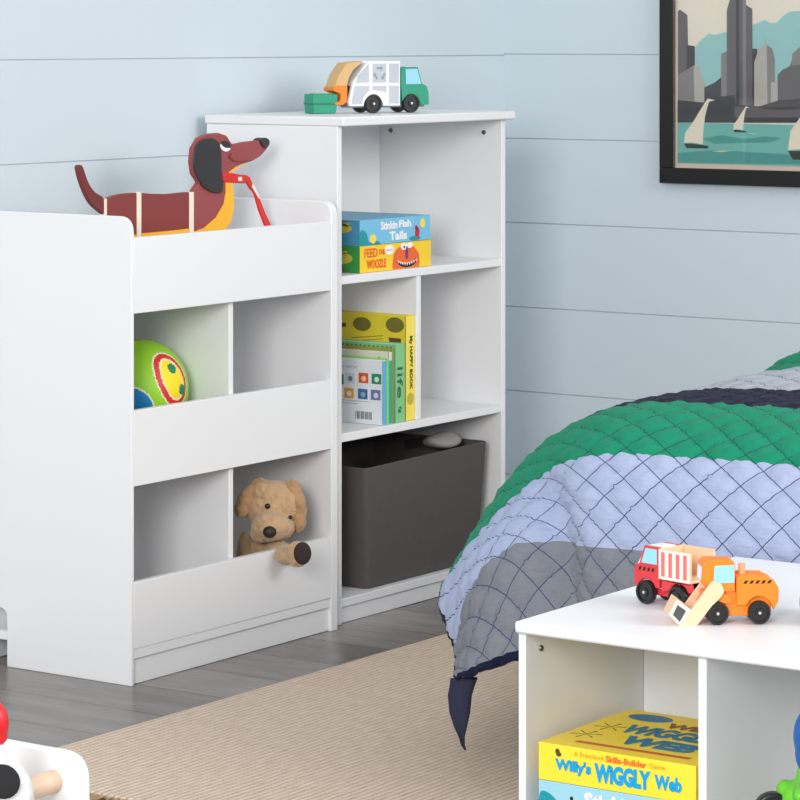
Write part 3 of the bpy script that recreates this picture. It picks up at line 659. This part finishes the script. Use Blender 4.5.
# garbage truck on the bookcase
def garbage_truck():
    gt = thing('toy_garbage_truck', 'white and green wooden toy garbage truck with black wheels on top of the bookcase', 'toy', (-.906, -.232, 1.0572), math.radians(-25))
    k = .000432; kz = .000392
    Xc = lambda X: (X-420)*k; Zc = lambda Y: (352-Y)*kz
    P = lambda l: [(Xc(a), Zc(b)) for a, b in l]
    hw = .031; wr = .0208
    GRE = mat('toy_green', (28, 148, 116), .4, .05)
    bm = B(); bx(bm, Xc(275), Xc(720), -.019, .019, .012, .026); obj('chassis', bm, mat('toy_grey', (150, 152, 156), .5), gt, bevel=.002)
    w1, w2 = Xc(404), Xc(625)
    zr = wr
    body = P([(268, 312), (262, 290), (288, 175), (368, 68), (380, 62), (560, 62), (560, 312)])
    ar = arch(w1, wr*1.18, .0155)
    pts = [body[0]]+body[1:6]+[body[6]]+[(Xc(480), Zc(312))]+[(a, max(b, .0155)) for a, b in ar]
    bm = B(); slab(bm, pts, -hw, -hw+.010); slab(bm, pts, hw-.010, hw)
    body_o = obj('body', bm, WHT, gt, bevel=.001)
    bm = B(); slab(bm, P([(290, 200), (300, 175), (374, 72), (555, 68), (555, 200)]), -hw+.0105, hw-.0105); obj('body_core', bm, WHT, gt)
    # grey panels printed on both sides
    for sgn in (1, -1):
        yy = sgn*hw; bm = B()
        for q_ in ([(315, 140), (375, 76), (380, 180), (298, 184)], [(398, 76), (478, 76), (478, 182), (398, 182)], [(494, 76), (552, 76), (552, 184), (494, 184)],
                   [(294, 200), (378, 200), (378, 226), (345, 262), (338, 302), (280, 302), (278, 280)], [(398, 200), (478, 200), (478, 240), (460, 232), (398, 222)], [(494, 200), (552, 200), (552, 300), (494, 300)]):
            slab(bm, P(q_), yy, yy+sgn*.0006)
        obj('panel_print', bm, mat('toy_grey_print', (188, 192, 200), .5, .03), gt)
    for sgn in (-1, 1):
        bm = B()
        for an in (0, 2.09, 4.19):
            c = (438+26*math.cos(an-1.57), 132+30*math.sin(an-1.57)); d = (math.cos(an), math.sin(an))
            q_ = [(c[0]+d[0]*a-d[1]*b, c[1]+(d[1]*a+d[0]*b)*1.1) for a, b in ((-17, -5), (6, -5), (6, -13), (20, 0), (6, 13), (6, 5), (-17, 5))]
            slab(bm, P(q_), sgn*(hw+.0006), sgn*(hw+.0010))
        obj('recycling_print', bm, mat('toy_mid_grey_print', (140, 146, 152), .5), gt)
    cab = P([(566, 102), (572, 98), (664, 96), (690, 190), (718, 204), (728, 240), (730, 308)])
    ar = arch(w2, wr*1.15, .0158)
    pts = cab+[(Xc(693), Zc(310))]+[(a, max(b, .0158)) for a, b in ar if a > Xc(570)]+[(Xc(566), Zc(200))]
    bm = B(); slab(bm, pts, -hw, -hw+.009); slab(bm, pts, hw-.009, hw); obj('cab', bm, GRE, gt, bevel=.001)
    bm = B(); slab(bm, P([(566, 104), (660, 100), (686, 192), (714, 206), (722, 215), (566, 215)]), -hw+.0095, hw-.0095); obj('cab_core', bm, WHT, gt)
    bm = B()
    for sgn in (1, -1): slab(bm, P([(592, 108), (660, 106), (683, 192), (594, 192)]), sgn*hw, sgn*(hw+.0006))
    objs('window', bm, GLZ, gt)
    bm = B(); slab(bm, P([(192, 205), (215, 140), (262, 72), (360, 62), (300, 110), (276, 150), (262, 205)]), -.022, .022); obj('hopper', bm, mat('ochre_wood', (212, 172, 116), .5, .08), gt, bevel=.001)
    bm = B(); slab(bm, P([(184, 212), (200, 195), (262, 200), (262, 285), (240, 305), (192, 305), (192, 292), (222, 284), (226, 245), (184, 225)]), -.024, .024); obj('lifting_arm', bm, mat('toy_orange', (238, 128, 30), .4, .05), gt, bevel=.001)
    wheels(gt, (w1, w2), wr, .0215, .0120)
    bn_ = thing('toy_dumpster', 'small green wooden toy dumpster hooked behind the toy garbage truck', 'toy', (0, 0, 0))
    bn_.location = gt.matrix_basis @ Vector((Xc(140), 0, 0)); bn_.rotation_euler = (0, 0, math.radians(-25))
    xw = .030
    bm = B(); slab(bm, [(-xw*.95, .0005), (xw*.85, .0005), (xw, .024), (xw, .0425), (-xw, .0425), (-xw, .024)], -.021, .021); obj('body', bm, GRE, bn_, bevel=.001)
    bm = B(); bx(bm, -xw*1.03, xw*1.03, -.0225, .0225, .0195, .0235); obj('rim_band', bm, mat('toy_dark_green', (16, 124, 90), .4), bn_, bevel=.0008)
    bm = B(); bx(bm, -xw*.7, xw*.7, -.015, .015, .0427, .0442); obj('lid', bm, mat('toy_lime_wood', (150, 190, 120), .5), bn_, bevel=.0005)
garbage_truck()

# orange loader on the play table
def loader():
    t = thing('toy_loader', 'orange wooden toy front loader with tan scoop on the white table', 'toy', (-2.7170, -2.1165, .4402), math.radians(130))
    k = .000255; kz = .000250
    Xc = lambda X: (452-X)*k; Zc = lambda Y: (375-Y)*kz
    P = lambda l: [(Xc(a), Zc(b)) for a, b in l]
    ORG = mat('toy_bright_orange', (240, 130, 28), .4, .05); hw = .0205; wr = .0158
    w1, w2 = Xc(335), Xc(568)
    bm = B(); slab(bm, P([(262, 200), (262, 335), (640, 335), (640, 200)]), -.014, .014); obj('chassis', bm, ORG, t, bevel=.001)
    ra = arch(w2, wr*1.2, Zc(300))
    pts = P([(443, 125), (468, 108), (600, 112), (650, 136), (668, 165), (678, 180), (676, 255)])+[(Xc(650), Zc(300))]+ra[::-1][1:-1]+P([(490, 275), (443, 270)])
    bm = B(); slab(bm, pts, -hw, -hw+.009); slab(bm, pts, hw-.009, hw); slab(bm, P([(443, 118), (600, 116), (650, 140), (660, 250), (443, 250)]), -hw+.0092, hw-.0092); obj('engine_hood', bm, ORG, t, bevel=.001)
    cabp = rounded(P([(258, 48), (285, 28), (425, 30), (436, 50), (438, 200), (300, 200), (250, 140)]), .002, 3)
    bm = B(); slab(bm, cabp, -.0185, .0185); obj('cab', bm, ORG, t, bevel=.0012)
    bm = B()
    for sgn in (1, -1): slab(bm, rounded(P([(322, 58), (430, 54), (432, 150), (316, 152)]), .0012, 3), sgn*.0186, sgn*.0192)
    objs('side_window', bm, GLZ, t)
    a, b = Vector((Xc(256), 0, Zc(66))), Vector((Xc(251), 0, Zc(138)))
    bm = B(); n = Vector((1, 0, .05)).normalized()*.0008
    prism(bm, [a+Vector((.0002, -.013, 0)), a+Vector((.0002, .013, 0)), b+Vector((.0002, .013, 0)), b+Vector((.0002, -.013, 0))], n); obj('windshield', bm, WHT, t)
    bm = B()
    for sgn in (1, -1): slab(bm, [p for p in arch(w1, wr*1.55, Zc(300))][1:-1], sgn*.012, sgn*.0185)
    objs('fender', bm, ORG, t, bevel=.001)
    bm = B(); cyl(bm, (Xc(490), -.002, Zc(118)), (Xc(490), -.002, Zc(60)), .0052, seg=16); obj('exhaust', bm, mat('peach_wood', (232, 170, 128), .5, .05), t, smooth='auto')
    for sgn in (1, -1):
        bm = B()
        for q_ in range(5):
            X = 480+q_*33; slab(bm, P([(X, 155), (X+12, 138), (X+28, 139), (X+16, 156)]), sgn*(hw+.0001), sgn*(hw+.0006))
        obj('vent_print', bm, RUB, t)
    arm = P([(305, 132), (355, 150), (372, 190), (350, 225), (300, 270), (210, 385), (125, 382), (185, 290)])
    bm = B(); slab(bm, rounded(arm, .003, 3), .0215, .0265); slab(bm, rounded(arm, .003, 3), -.0235, -.0200); objs('lift_arm', bm, MAPLE, t, bevel=.0008)
    bm = B()
    A = [Vector((Xc(a_), 0, Zc(b_))) for a_, b_ in ((130, 384), (60, 312), (105, 226), (190, 290))]
    slab(bm, [(p.x, p.z) for p in A], -.0120, .0266)
    bk_ = obj('scoop', bm, MAPLE, t, bevel=.0006)
    bm = B(); slab(bm, P([(122, 352), (84, 312), (110, 258), (158, 292)]), .0272, .0276); obj('scoop_print', bm, mat('toy_dark_print', (72, 72, 74), .5), bk_)
    bm = B(); slab(bm, P([(128, 374), (66, 311), (106, 234), (180, 288)]), .0266, .0271); obj('scoop_frame_print', bm, mat('toy_pale_print', (246, 232, 222), .5), bk_)
    bm = B(); cyl(bm, (w1, -.021, wr), (w1, .021, wr), .002, seg=8); cyl(bm, (w2, -.015, wr), (w2, .015, wr), .002, seg=8); objs('axle', bm, MAPLE, t)
    wheels(t, (w1, w2), wr, .0150, .0110)
    t.scale = (.955, .955, .985); return t
ld = loader()

def dump_truck(name, label, loc, rz, paint, printm):
    t = thing(name, label, 'toy', loc, rz); hw = .0215; wr = .0162
    w1, w2 = .0300, -.0300
    bm = B(); bx(bm, -.052, .050, -.0125, .0125, .012, .026); obj('chassis', bm, paint, t, bevel=.001)
    pts = rounded([(.052, .022), (.0545, .050), (.050, .056), (.036, .080), (.006, .080), (.006, .022)], .004, 4)
    bm = B(); slab(bm, pts, -hw+.0062, hw-.0062)
    obj('cab_core', bm, WHT, t, bevel=.001)
    ar = arch(w1, wr*1.12, .0165)
    pts = [(.006, .024), (.006, .080), (.034, .080), (.044, .054), (.0525, .052), (.053, .026), (.0485, .0205)]+ar[1:-1]
    bm = B()
    for sgn in (1, -1): slab(bm, pts, sgn*(hw-.006), sgn*hw)
    objs('cab_side', bm, paint, t, bevel=.0008)
    bm = B()
    for sgn in (1, -1): slab(bm, [(.010, .056), (.010, .077), (.031, .077), (.039, .056)], sgn*(hw+.0001), sgn*(hw+.0007))
    objs('side_window', bm, GLZ, t)
    for sgn in (1, -1):
        bm = B()
        for k in range(4): slab(bm, [(.040-k*.008, .046), (.044-k*.008, .0445), (.0435-k*.008, .0495), (.0395-k*.008, .051)], sgn*(hw+.0001), sgn*(hw+.0007))
        obj('vent_print', bm, RUB, t)
    ar = arch(w2, wr*1.15, .0165)
    pts = [(.002, .036), (-.052, .036), (-.055, .020)]+[p for p in ar[::-1]][0:0]+[(-.052, .0165), (.0, .0165)]
    bm = B()
    for sgn in (1, -1): slab(bm, [(.002, .036), (-.052, .036), (-.053, .026)]+[(a, b) for a, b in ar[::-1][1:-1]]+[(.002, .020)], sgn*(hw-.006), sgn*hw)
    objs('rear_fender', bm, paint, t, bevel=.0008)
    # tipping bed
    bed = B()
    for sgn in (1, -1): slab(bed, [(.0035, .038), (.0035, .080), (-.055, .080), (-.055, .038)], sgn*.0222, sgn*.0262)
    bx(bed, -.055, .0035, -.0221, .0221, .038, .0415); bx(bed, -.0005, .0035, -.0221, .0221, .0416, .080)
    slab(bed, [(-.056, .044), (-.066, .074), (-.069, .073), (-.059, .042)], -.0262, .0262) if printm is None else None
    bo = obj('dump_bed', bed, MAPLE, t, bevel=.0008)
    if printm:
        for sgn in (1, -1):
            bm = B()
            for k in range(4): X = -.002-k*.0135; slab(bm, [(X, .0425), (X, .076), (X-.0065, .076), (X-.0065, .0425)], sgn*.0263, sgn*.0268)
            obj('stripe_print', bm, printm, bo)
        bm = B()
        for sgn in (1, -1): slab(bm, [(.0025, .039), (.0025, .079), (-.054, .079), (-.054, .039)], sgn*.0261, sgn*.0265)
        objs('side_print', bm, mat('toy_cream_pink', (246, 226, 214), .5), bo)
    wheels(t, (w1, w2), wr, .0160, .0110)
    bm = B(); cyl(bm, (w1, -.0155, wr), (w1, .0155, wr), .002, seg=8); cyl(bm, (w2, -.0155, wr), (w2, .0155, wr), .002, seg=8); objs('axle', bm, MAPLE, t)
    return t
dump_truck('toy_dump_truck', 'red wooden toy dump truck with striped bed behind the orange loader', (-2.659, -1.988, .4402), math.radians(77.5),
           mat('toy_red', (212, 54, 62), .4, .06), mat('toy_red_print', (224, 112, 108), .5, .04))
dump_truck('toy_truck', 'toy truck at the right edge of the table, only a black wheel in view', (-2.6355, -2.2130, .4402), math.radians(42), mat('toy_blue', (40, 110, 180), .4, .06), None)

# ------------------------------------------------------------------ wooden dachshund
DY0 = -.275
dg_ = thing('wooden_dachshund', 'brown wooden dachshund toy with black ears and red leash on the low bookrack', 'toy', (-1.6, DY0, .7165))
DB = mat('dachshund_brown', (132, 52, 48), .45, .06); DB2 = mat('dachshund_dark_brown', (112, 40, 36), .45, .06)
DY = mat('dachshund_yellow', (246, 182, 40), .45, .05); DK = mat('dachshund_black', (42, 40, 42), .5, .1); DW = mat('pale_birch', (238, 228, 208), .5, .03); DR = mat('dachshund_red', (214, 36, 34), .45, .05)
DP = mat('dachshund_snout', (150, 68, 68), .45, .06)
def dpt(l, y=DY0+0.0000): return [onY(60+a/3.3333, 120+b/3.3333, y)-dg_.location for a, b in l]
def dog_part(name, l, m, y=DY0+0.0000, th=.013, par=None, sm=0, bev=.002):
    bm = B(); l = smooth_loop(l, sm) if sm else l; prism(bm, dpt(l, y), (0, th, 0)); return obj(name, bm, m, par or dg_, bevel=bev)
dog_part('tail', [(60, 158), (66, 150), (76, 153), (84, 175), (97, 210), (118, 240), (148, 262), (148, 312), (132, 304), (106, 280), (84, 240), (68, 195)], DB2, sm=3, th=.010, y=DY0+0.0010)
dog_part('spacer', [(149, 262), (156.5, 262), (156.5, 470), (149, 470)], DW, th=.0145, y=DY0-0.0008, bev=.0005)
dog_part('body_segment', [(157, 263), (180, 253), (210, 246), (256.5, 242), (256.5, 470), (157, 470)], DB, th=.013)
dog_part('spacer', [(257, 240), (271.5, 240), (271.5, 470), (257, 470)], DW, th=.0145, y=DY0-0.0008, bev=.0005)
dog_part('body_segment', [(272, 243), (310, 246), (360, 247), (400, 243), (431.5, 240), (431.5, 470), (272, 470)], DB, th=.013)
dog_part('spacer', [(432, 240), (446.5, 240), (446.5, 470), (432, 470)], DW, th=.0145, y=DY0-0.0008, bev=.0005)
head = dog_part('head_and_chest', [(447, 470), (447, 235), (466, 208), (448, 180), (442, 140), (446, 95), (466, 60), (495, 46), (530, 43), (556, 52), (576, 82), (590, 79), (620, 73), (655, 69), (680, 66), (696, 72), (690, 98), (668, 122), (640, 138), (606, 148), (584, 158), (570, 178), (578, 230), (581, 290), (570, 340), (545, 372), (520, 395), (480, 470)], DP, th=.013)
dog_part('chest_patch', [(584, 158), (606, 149), (626, 142), (606, 152), (590, 162), (570, 178), (578, 230), (581, 290), (570, 340), (545, 372), (520, 395), (480, 468), (447.5, 468), (447.5, 372), (480, 360), (520, 325), (546, 280), (553, 240), (552, 190), (566, 172)], DY, y=DY0-0.0012, th=.0011, bev=0, par=head)
for l in ([(157.5, 385), (256, 382), (256, 468), (157.5, 468)], [(272.5, 378), (360, 370), (431, 362), (431, 468), (272.5, 468)]):
    dog_part('belly_patch', l, DY, y=DY0-0.0012, th=.0011, bev=0)
ear = [(500, 60), (526, 70), (538, 100), (540, 160), (545, 225), (536, 243), (510, 241), (480, 222), (458, 190), (446, 150), (448, 110), (462, 75)]
dog_part('ear', ear, DK, y=DY0-0.0056, th=.0042, sm=3)
dog_part('ear', [(a+2, b+2) for a, b in ear], DK, y=DY0+0.0134, th=.0042, sm=3)
dog_part('nose', [(670, 66), (685, 59), (698, 66), (699, 80), (690, 94), (682, 92), (674, 80)], DK, y=DY0-0.0040, th=.0205, sm=3, bev=.001)
dog_part('eye_white', [(540, 80), (550, 88), (566, 90), (566, 100), (552, 105), (538, 96), (534, 84)], MW, y=DY0-0.0013, th=.0012, sm=3, par=head, bev=0)
dog_part('eyelid', [(540, 72), (556, 70), (567, 80), (568, 92), (552, 92), (540, 82)], DK, y=DY0-0.0022, th=.0008, sm=3, par=head, bev=0)
dog_part('mouth_line', [(566, 112), (572, 111), (568, 124), (578, 134), (600, 137), (640, 133), (600, 141), (576, 138), (563, 126)], DB2, y=DY0-0.0013, th=.0012, par=head, bev=0)
dog_part('collar', [(541, 176), (572, 176), (604, 182), (627, 184), (622, 212), (575, 210), (546, 208)], DR, y=DY0-0.0030, th=.019)
dog_part('tag', [(595, 190), (607, 190), (607, 203), (595, 203)], DW, y=DY0-0.0040, th=.0012, bev=0)
ls = dog_part('leash', [(624, 184), (634, 190), (648, 222), (640, 236), (628, 215), (622, 208)], DR, y=DY0+0.0000, th=.006)
dog_part('leash_band', [(633, 218), (644, 212), (668, 262), (686, 310), (706, 352), (715, 400), (700, 402), (684, 352), (664, 300), (650, 250)], DR, y=DY0+0.0000, th=.005, par=ls)
dog_part('leash_edge', [(644, 212), (650, 222), (668, 262), (664, 262), (648, 236), (640, 222)], DW, y=DY0-0.0012, th=.0011, par=ls, bev=0)
for a in (170, 225, 455, 490):
    p = dpt([(a, 470), (a+24, 470)]); bm = B(); prism(bm, [p[0], p[1], (p[1].x, p[1].y, .0005), (p[0].x, p[0].y, .0005)], (0, .013, 0)); obj('leg', bm, DB2, dg_, bevel=.001)

# ------------------------------------------------------------------ ball in the cubby
def play_ball():
    Rb = .0955; c = Vector((-1.708, -.247, .4365+Rb))
    bm = bmesh.new(); bmesh.ops.create_icosphere(bm, subdivisions=6, radius=Rb)
    view = Vector((-.822, -.57, .0)); rt = Vector((.5697, -.8219, 0)); up = Vector((0, 0, 1)); toc = (Vector(CAM)-c).normalized()
    def dirn(u, v):
        a, b = (u-c2[0])/PXR, -(v-c2[1])/PXR; q = max(0, 1-a*a-b*b); return (rt*a+up*b+toc*math.sqrt(q)).normalized()
    c2 = (142.5, 387.5); PXR = 50.
    D1 = dirn(179, 377); D2 = dirn(133, 409); D3 = dirn(133, 340)
    # red oval patch with yellow inside and two dark green dots; blue patch; each ringed in pale cord
    def ov(n, D, a, b, axis):
        t1 = (axis-D*axis.dot(D)).normalized(); t2 = D.cross(t1)
        if n.dot(D) <= 0: return 9
        return math.hypot(n.dot(t1)/a, n.dot(t2)/b)
    ax = (up*.9-rt*.42).normalized()
    Dg1, Dg2 = dirn(177, 366), dirn(187, 389)
    for f in bm.faces:
        n = f.calc_center_median().normalized(); k = 0
        o1 = ov(n, D1, .56, .40, ax); o2 = ov(n, D1, .41, .27, ax); ob = ov(n, D2, .46, .46, ax); o3 = ov(n, -D1, .5, .4, ax); oy = ov(n, D3, .12, .12, ax)
        if o1 < 1.07: k = 4
        if o1 < 1: k = 1
        if o2 < 1.1: k = 4
        if o2 < 1: k = 2
        if n.dot(Dg1) > .9935 or n.dot(Dg2) > .9935: k = 5
        if ob < 1.06: k = 4
        if ob < 1: k = 3
        if o3 < 1: k = 3
        if oy < 1: k = 2
        f.material_index = k
    o = obj('play_ball', bm, [mat('ball_lime', (150, 208, 50), .5, .04, 20, bump=.2, bscale=800), mat('ball_red', (216, 44, 46), .5, .05), mat('ball_yellow', (250, 220, 30), .5, .04),
                          mat('ball_blue', (20, 128, 190), .5, .04), mat('ball_pale_trim', (226, 232, 190), .5, .03), mat('ball_green', (16, 126, 92), .5, .05)], smooth=True)
    o.location = c
    tag(o, 'lime green play ball with red, yellow and blue patches in the upper left cubby', 'ball')
play_ball()

# ------------------------------------------------------------------ plush dog
def blob(name, shapes, m, parent, vox=.0025, disp=.006, dscale=.009, smooth=6):
    bm = B()
    for s in shapes: ball(bm, s[0], s[1], 24, s[2] if len(s) > 2 else None)
    o = obj(name, bm, m, parent, smooth=True)
    r = o.modifiers.new('r', 'REMESH'); r.mode = 'VOXEL'; r.voxel_size = vox; r.use_smooth_shade = True
    sm = o.modifiers.new('s', 'SMOOTH'); sm.iterations = smooth; sm.factor = .6
    if disp:
        tx = bpy.data.textures.new('plush', 'CLOUDS'); tx.noise_scale = dscale; tx.noise_depth = 3
        d = o.modifiers.new('d', 'DISPLACE'); d.texture = tx; d.strength = disp; d.mid_level = .5; d.texture_coords = 'LOCAL'
    return o
PLM = mat('tan_plush', (190, 156, 118), .95, .28, 60, bump=.9, bscale=420, sheen=.4)
PLM2 = mat('tan_plush_ear', (176, 136, 96), .95, .3, 60, bump=.9, bscale=420, sheen=.4)
def plush_dog():
    Yp = -.345
    o0 = onY(270, 520, Yp); t = thing('plush_dog', 'tan plush puppy with a dark nose, one paw over the lower front rail', 'soft toy', (o0.x, Yp, .0685))
    rt = Vector((rx, ry, 0)); fw_ = Vector((-fx, -fy, 0)); up = Vector((0, 0, 1))
    px = 5.80/FPX
    def Q(u, v, toward=0.): return onY(u, v, Yp)+fw_*toward-t.location if False else (onY(270, 520, Yp)+rt*((u-270)*px)+up*(-(v-520)*px)+fw_*toward-t.location)
    rotc = Matrix((rt, -fw_, up)).transposed().to_quaternion()
    def E(u, v, tw, ru, rv, rd, roll=0.):
        q = rotc @ Matrix.Rotation(roll, 3, 'Y').to_quaternion(); return (Q(u, v, tw), (ru*px, rd*px, rv*px), q)
    body = blob('body', [E(258, 570, -.035, 26, 32, 15), E(258, 592, -.04, 30, 16, 16), E(243, 558, -.018, 9, 24, 9), E(268, 548, -.01, 16, 15, 12),
                         E(280, 549, .035, 15, 10, 15, .05), E(290, 550, .080, 14, 10, 14), E(301, 546, .112, 12.5, 13.5, 11)], PLM, t)
    headb = blob('head', [E(273, 504, .01, 30, 27, 20), E(289, 499, .005, 16, 21, 15), E(260, 500, .0, 20, 24, 16), E(272, 523, .050, 21, 15, 18), E(264, 530, .045, 14, 10, 14), E(284, 524, .042, 13, 12, 14),
                         E(268, 488, .025, 18, 12, 12)], PLM, t)
    blob('ear', [E(253, 488, .022, 8, 15, 8, .7), E(245, 497, .028, 9, 17, 7, .45), E(241, 506, .032, 7.5, 10, 6, .2), E(260, 481, .018, 10, 7, 8)], PLM2, t)
    blob('ear', [E(294, 488, .012, 10, 12, 9, -.4), E(301, 503, .016, 8, 18, 9, -.15), E(300, 519, .02, 8.5, 13, 8, .05)], PLM2, t)
    n = blob('nose', [E(271.5, 525.5, .0835, 7.2, 6.2, 6)], mat('dark_brown_nose', (44, 26, 24), .6, .1), t, vox=.001, disp=0, smooth=3)
    bm = B(); ball(bm, Q(268.5, 501.5, .0490), 3.0*px, 16); obj('eye', bm, mat('glossy_dark_eye', (20, 14, 14), .12, .05), t, smooth=True)
    bm = B(); ball(bm, Q(292.5, 513, .0505), 2.2*px, 16); obj('eye', bm, MATS['glossy_dark_eye'], t, smooth=True)
    pd = B(); e = E(306.5, 543.5, .1315, 9.2, 11.8, 3.2); ball(pd, *[e[0], e[1]], 24, e[2]); o = obj('paw_pad', pd, mat('black_brown_pad', (48, 34, 34), .85, .1, bump=.4), t, smooth=True)
    bm = B(); P = [Q(u, v, .083) for u, v in ((264, 534), (268, 537), (273, 537), (279, 535))]
    for a, b in zip(P, P[1:]): cyl(bm, a-fw_*.004, b-fw_*.004, .0010, seg=8)
    obj('mouth_stitch', bm, mat('brown_thread', (104, 66, 48), .8), t)
plush_dog()

# ------------------------------------------------------------------ green and blue toy in the right cubby of the play table
gb = thing('toy_tricycle', 'green and blue plastic toy in the right cubby of the low table', 'toy', (-2.79, -2.285, .0625), 0)
GP = mat('glossy_lime_plastic', (104, 198, 44), .3, .05, coat=.3); BP = mat('glossy_blue_plastic', (14, 96, 176), .3, .05, coat=.3)
rot45 = Vector((0, 0, 0))
def glob(u, v, x=-2.79): return onX(u, v, x)-gb.location
o = blob('body', [(glob(800, 797), (.03, .026, .024)), (glob(790, 795), (.014, .016, .018)), (glob(785, 790, -2.80), (.012, .012, .014)), (glob(808, 780), (.014, .016, .030)), (glob(815, 790), (.05, .02, .02)), (Vector((0, 0, .06)), (.045, .028, .04))], GP, gb, vox=.002, disp=0, smooth=10)
o = blob('helmet', [(glob(812, 736), (.026, .024, .038)), (glob(809, 752), (.02, .018, .03))], BP, gb, vox=.002, disp=0, smooth=8)
for (u, v, x, r) in ((773, 812, -2.815, .026), (850, 812, -2.75, .026)):
    c = glob(u, v, x); 
    c.z = max(c.z, r+.0005); sup = c.z
    bm = B(); ax = Vector((.45, .35, 0)).normalized() if u < 800 else Vector((1, 0, 0))
    cyl(bm, c-ax*.009, c+ax*.009, r, seg=32); w = obj('wheel', bm, RUB, gb, bevel=.003)
    bm = B(); cyl(bm, c-ax*.0105, c+ax*.0105, r*.68, seg=28); obj('wheel_disc', bm, BP, w, bevel=.001)
    bm = B(); cyl(bm, c, Vector((0, 0, .06)), .006, seg=12); objs('axle', bm, GP, gb, smooth='auto')
bm = B(); bx(bm, -.05, .05, -.03, .03, .0005, .03); obj('base', bm, GP, gb, bevel=.006)

# ------------------------------------------------------------------ toy rack at bottom left
RX = -3.7155
rk = thing('toy_rack', 'white toy rack end with rounded corner and wooden dowel at the lower left', 'rack', (-4.0, -1.7, 0))
def rack_panel(x0):
    pts = rounded([(-1.826, 0.0005), (-1.826, .4165), (-1.50, .4165), (-1.42, .30), (-1.42, .0005)], [0, .034, .05, .03, 0], 8)
    bm = B(); prism(bm, [(x0+4.0, y+1.7, z) for y, z in pts], (.015, 0, 0)); obj('end_panel', bm, WHITE, rk, bevel=.002)
rack_panel(RX); rack_panel(-4.42)
DW_ = mat('pale_dowel_wood', (226, 196, 168), .5, .08, 15, stretch=(1, 10, 10))
p = onX(54, 781, RX)
for yy, zz in ((p.y, p.z), (-1.50, .31), (-1.79, .16), (-1.47, .14)):
    bm = B(); cyl(bm, (-4.404+4, yy+1.7, zz), (RX-.0003+4, yy+1.7, zz), .0130, seg=32); obj('dowel', bm, DW_, rk, smooth='auto')
bm = B()
N = 14
strap(bm, [(0.0-.06, -1.783+1.7+.30*k/N, .155-.03-.05*math.sin(PI*k/N)) for k in range(N+1)], .62, .003, (1, 0, 0)); obj('fabric_sling', bm, mat('cream_canvas', (228, 222, 212), .95, .04, bump=.4), rk, smooth=True)
# plush in the rack
dpx = 3.24/FPX
def RQ(u, v): return onX(u, v, -3.86)
c = RQ(-9, 798)
ps = thing('plush_dalmatian', 'white plush toy with black patch and red cap leaning in the toy rack', 'soft toy', (c.x, c.y, .09))
L0 = ps.location
WP = mat('white_plush', (236, 236, 238), .95, .06, 60, bump=.9, bscale=420, sheen=.4)
hc = c-L0
blob('head', [(hc, (.047, .047, .049)), (hc+Vector((-.03, -.01, -.02)), (.03, .03, .025))], WP, ps, vox=.003, disp=.003)
blob('body', [(hc+Vector((0, 0, -.085)), (.05, .045, .06)), (hc+Vector((0, 0, -.05)), (.035, .035, .04)), (hc+Vector((-.03, -.04, -.09)), (.018, .018, .04)), (hc+Vector((-.03, .04, -.09)), (.018, .018, .04))], WP, ps, vox=.003, disp=.003)
pc = RQ(2, 783)-L0; dd = (pc-hc); toc = (Vector(CAM)-c).normalized()
off = rx*0
a_, b_ = (3+9)*dpx, -(781-798)*dpx; q_ = math.sqrt(max(0, .047**2-a_*a_-b_*b_))
pn = (Vector((rx, ry, 0))*a_+Vector((0, 0, 1))*b_+toc*q_)
bm = B(); ball(bm, hc+pn*.97, (.0195, .0195, .006), 24, pn.to_track_quat('Z', 'Y')); obj('eye_patch', bm, mat('black_plush', (24, 24, 26), .95, .1, bump=.6), ps, smooth=True)
rc = RQ(-13, 726)-L0
blob('cap', [(rc+Vector((0, 0, .003)), (.024, .024, .028)), (rc+Vector((0, 0, -.012)), (.023, .023, .012))], mat('red_satin', (216, 22, 34), .35, .06), ps, vox=.002, disp=0)
blob('neck_tie', [(rc+Vector((0, 0, -.026)), (.020, .020, .012)), (hc+Vector((0, 0, .045)), (.016, .016, .03))], WP, ps, vox=.003, disp=.002)
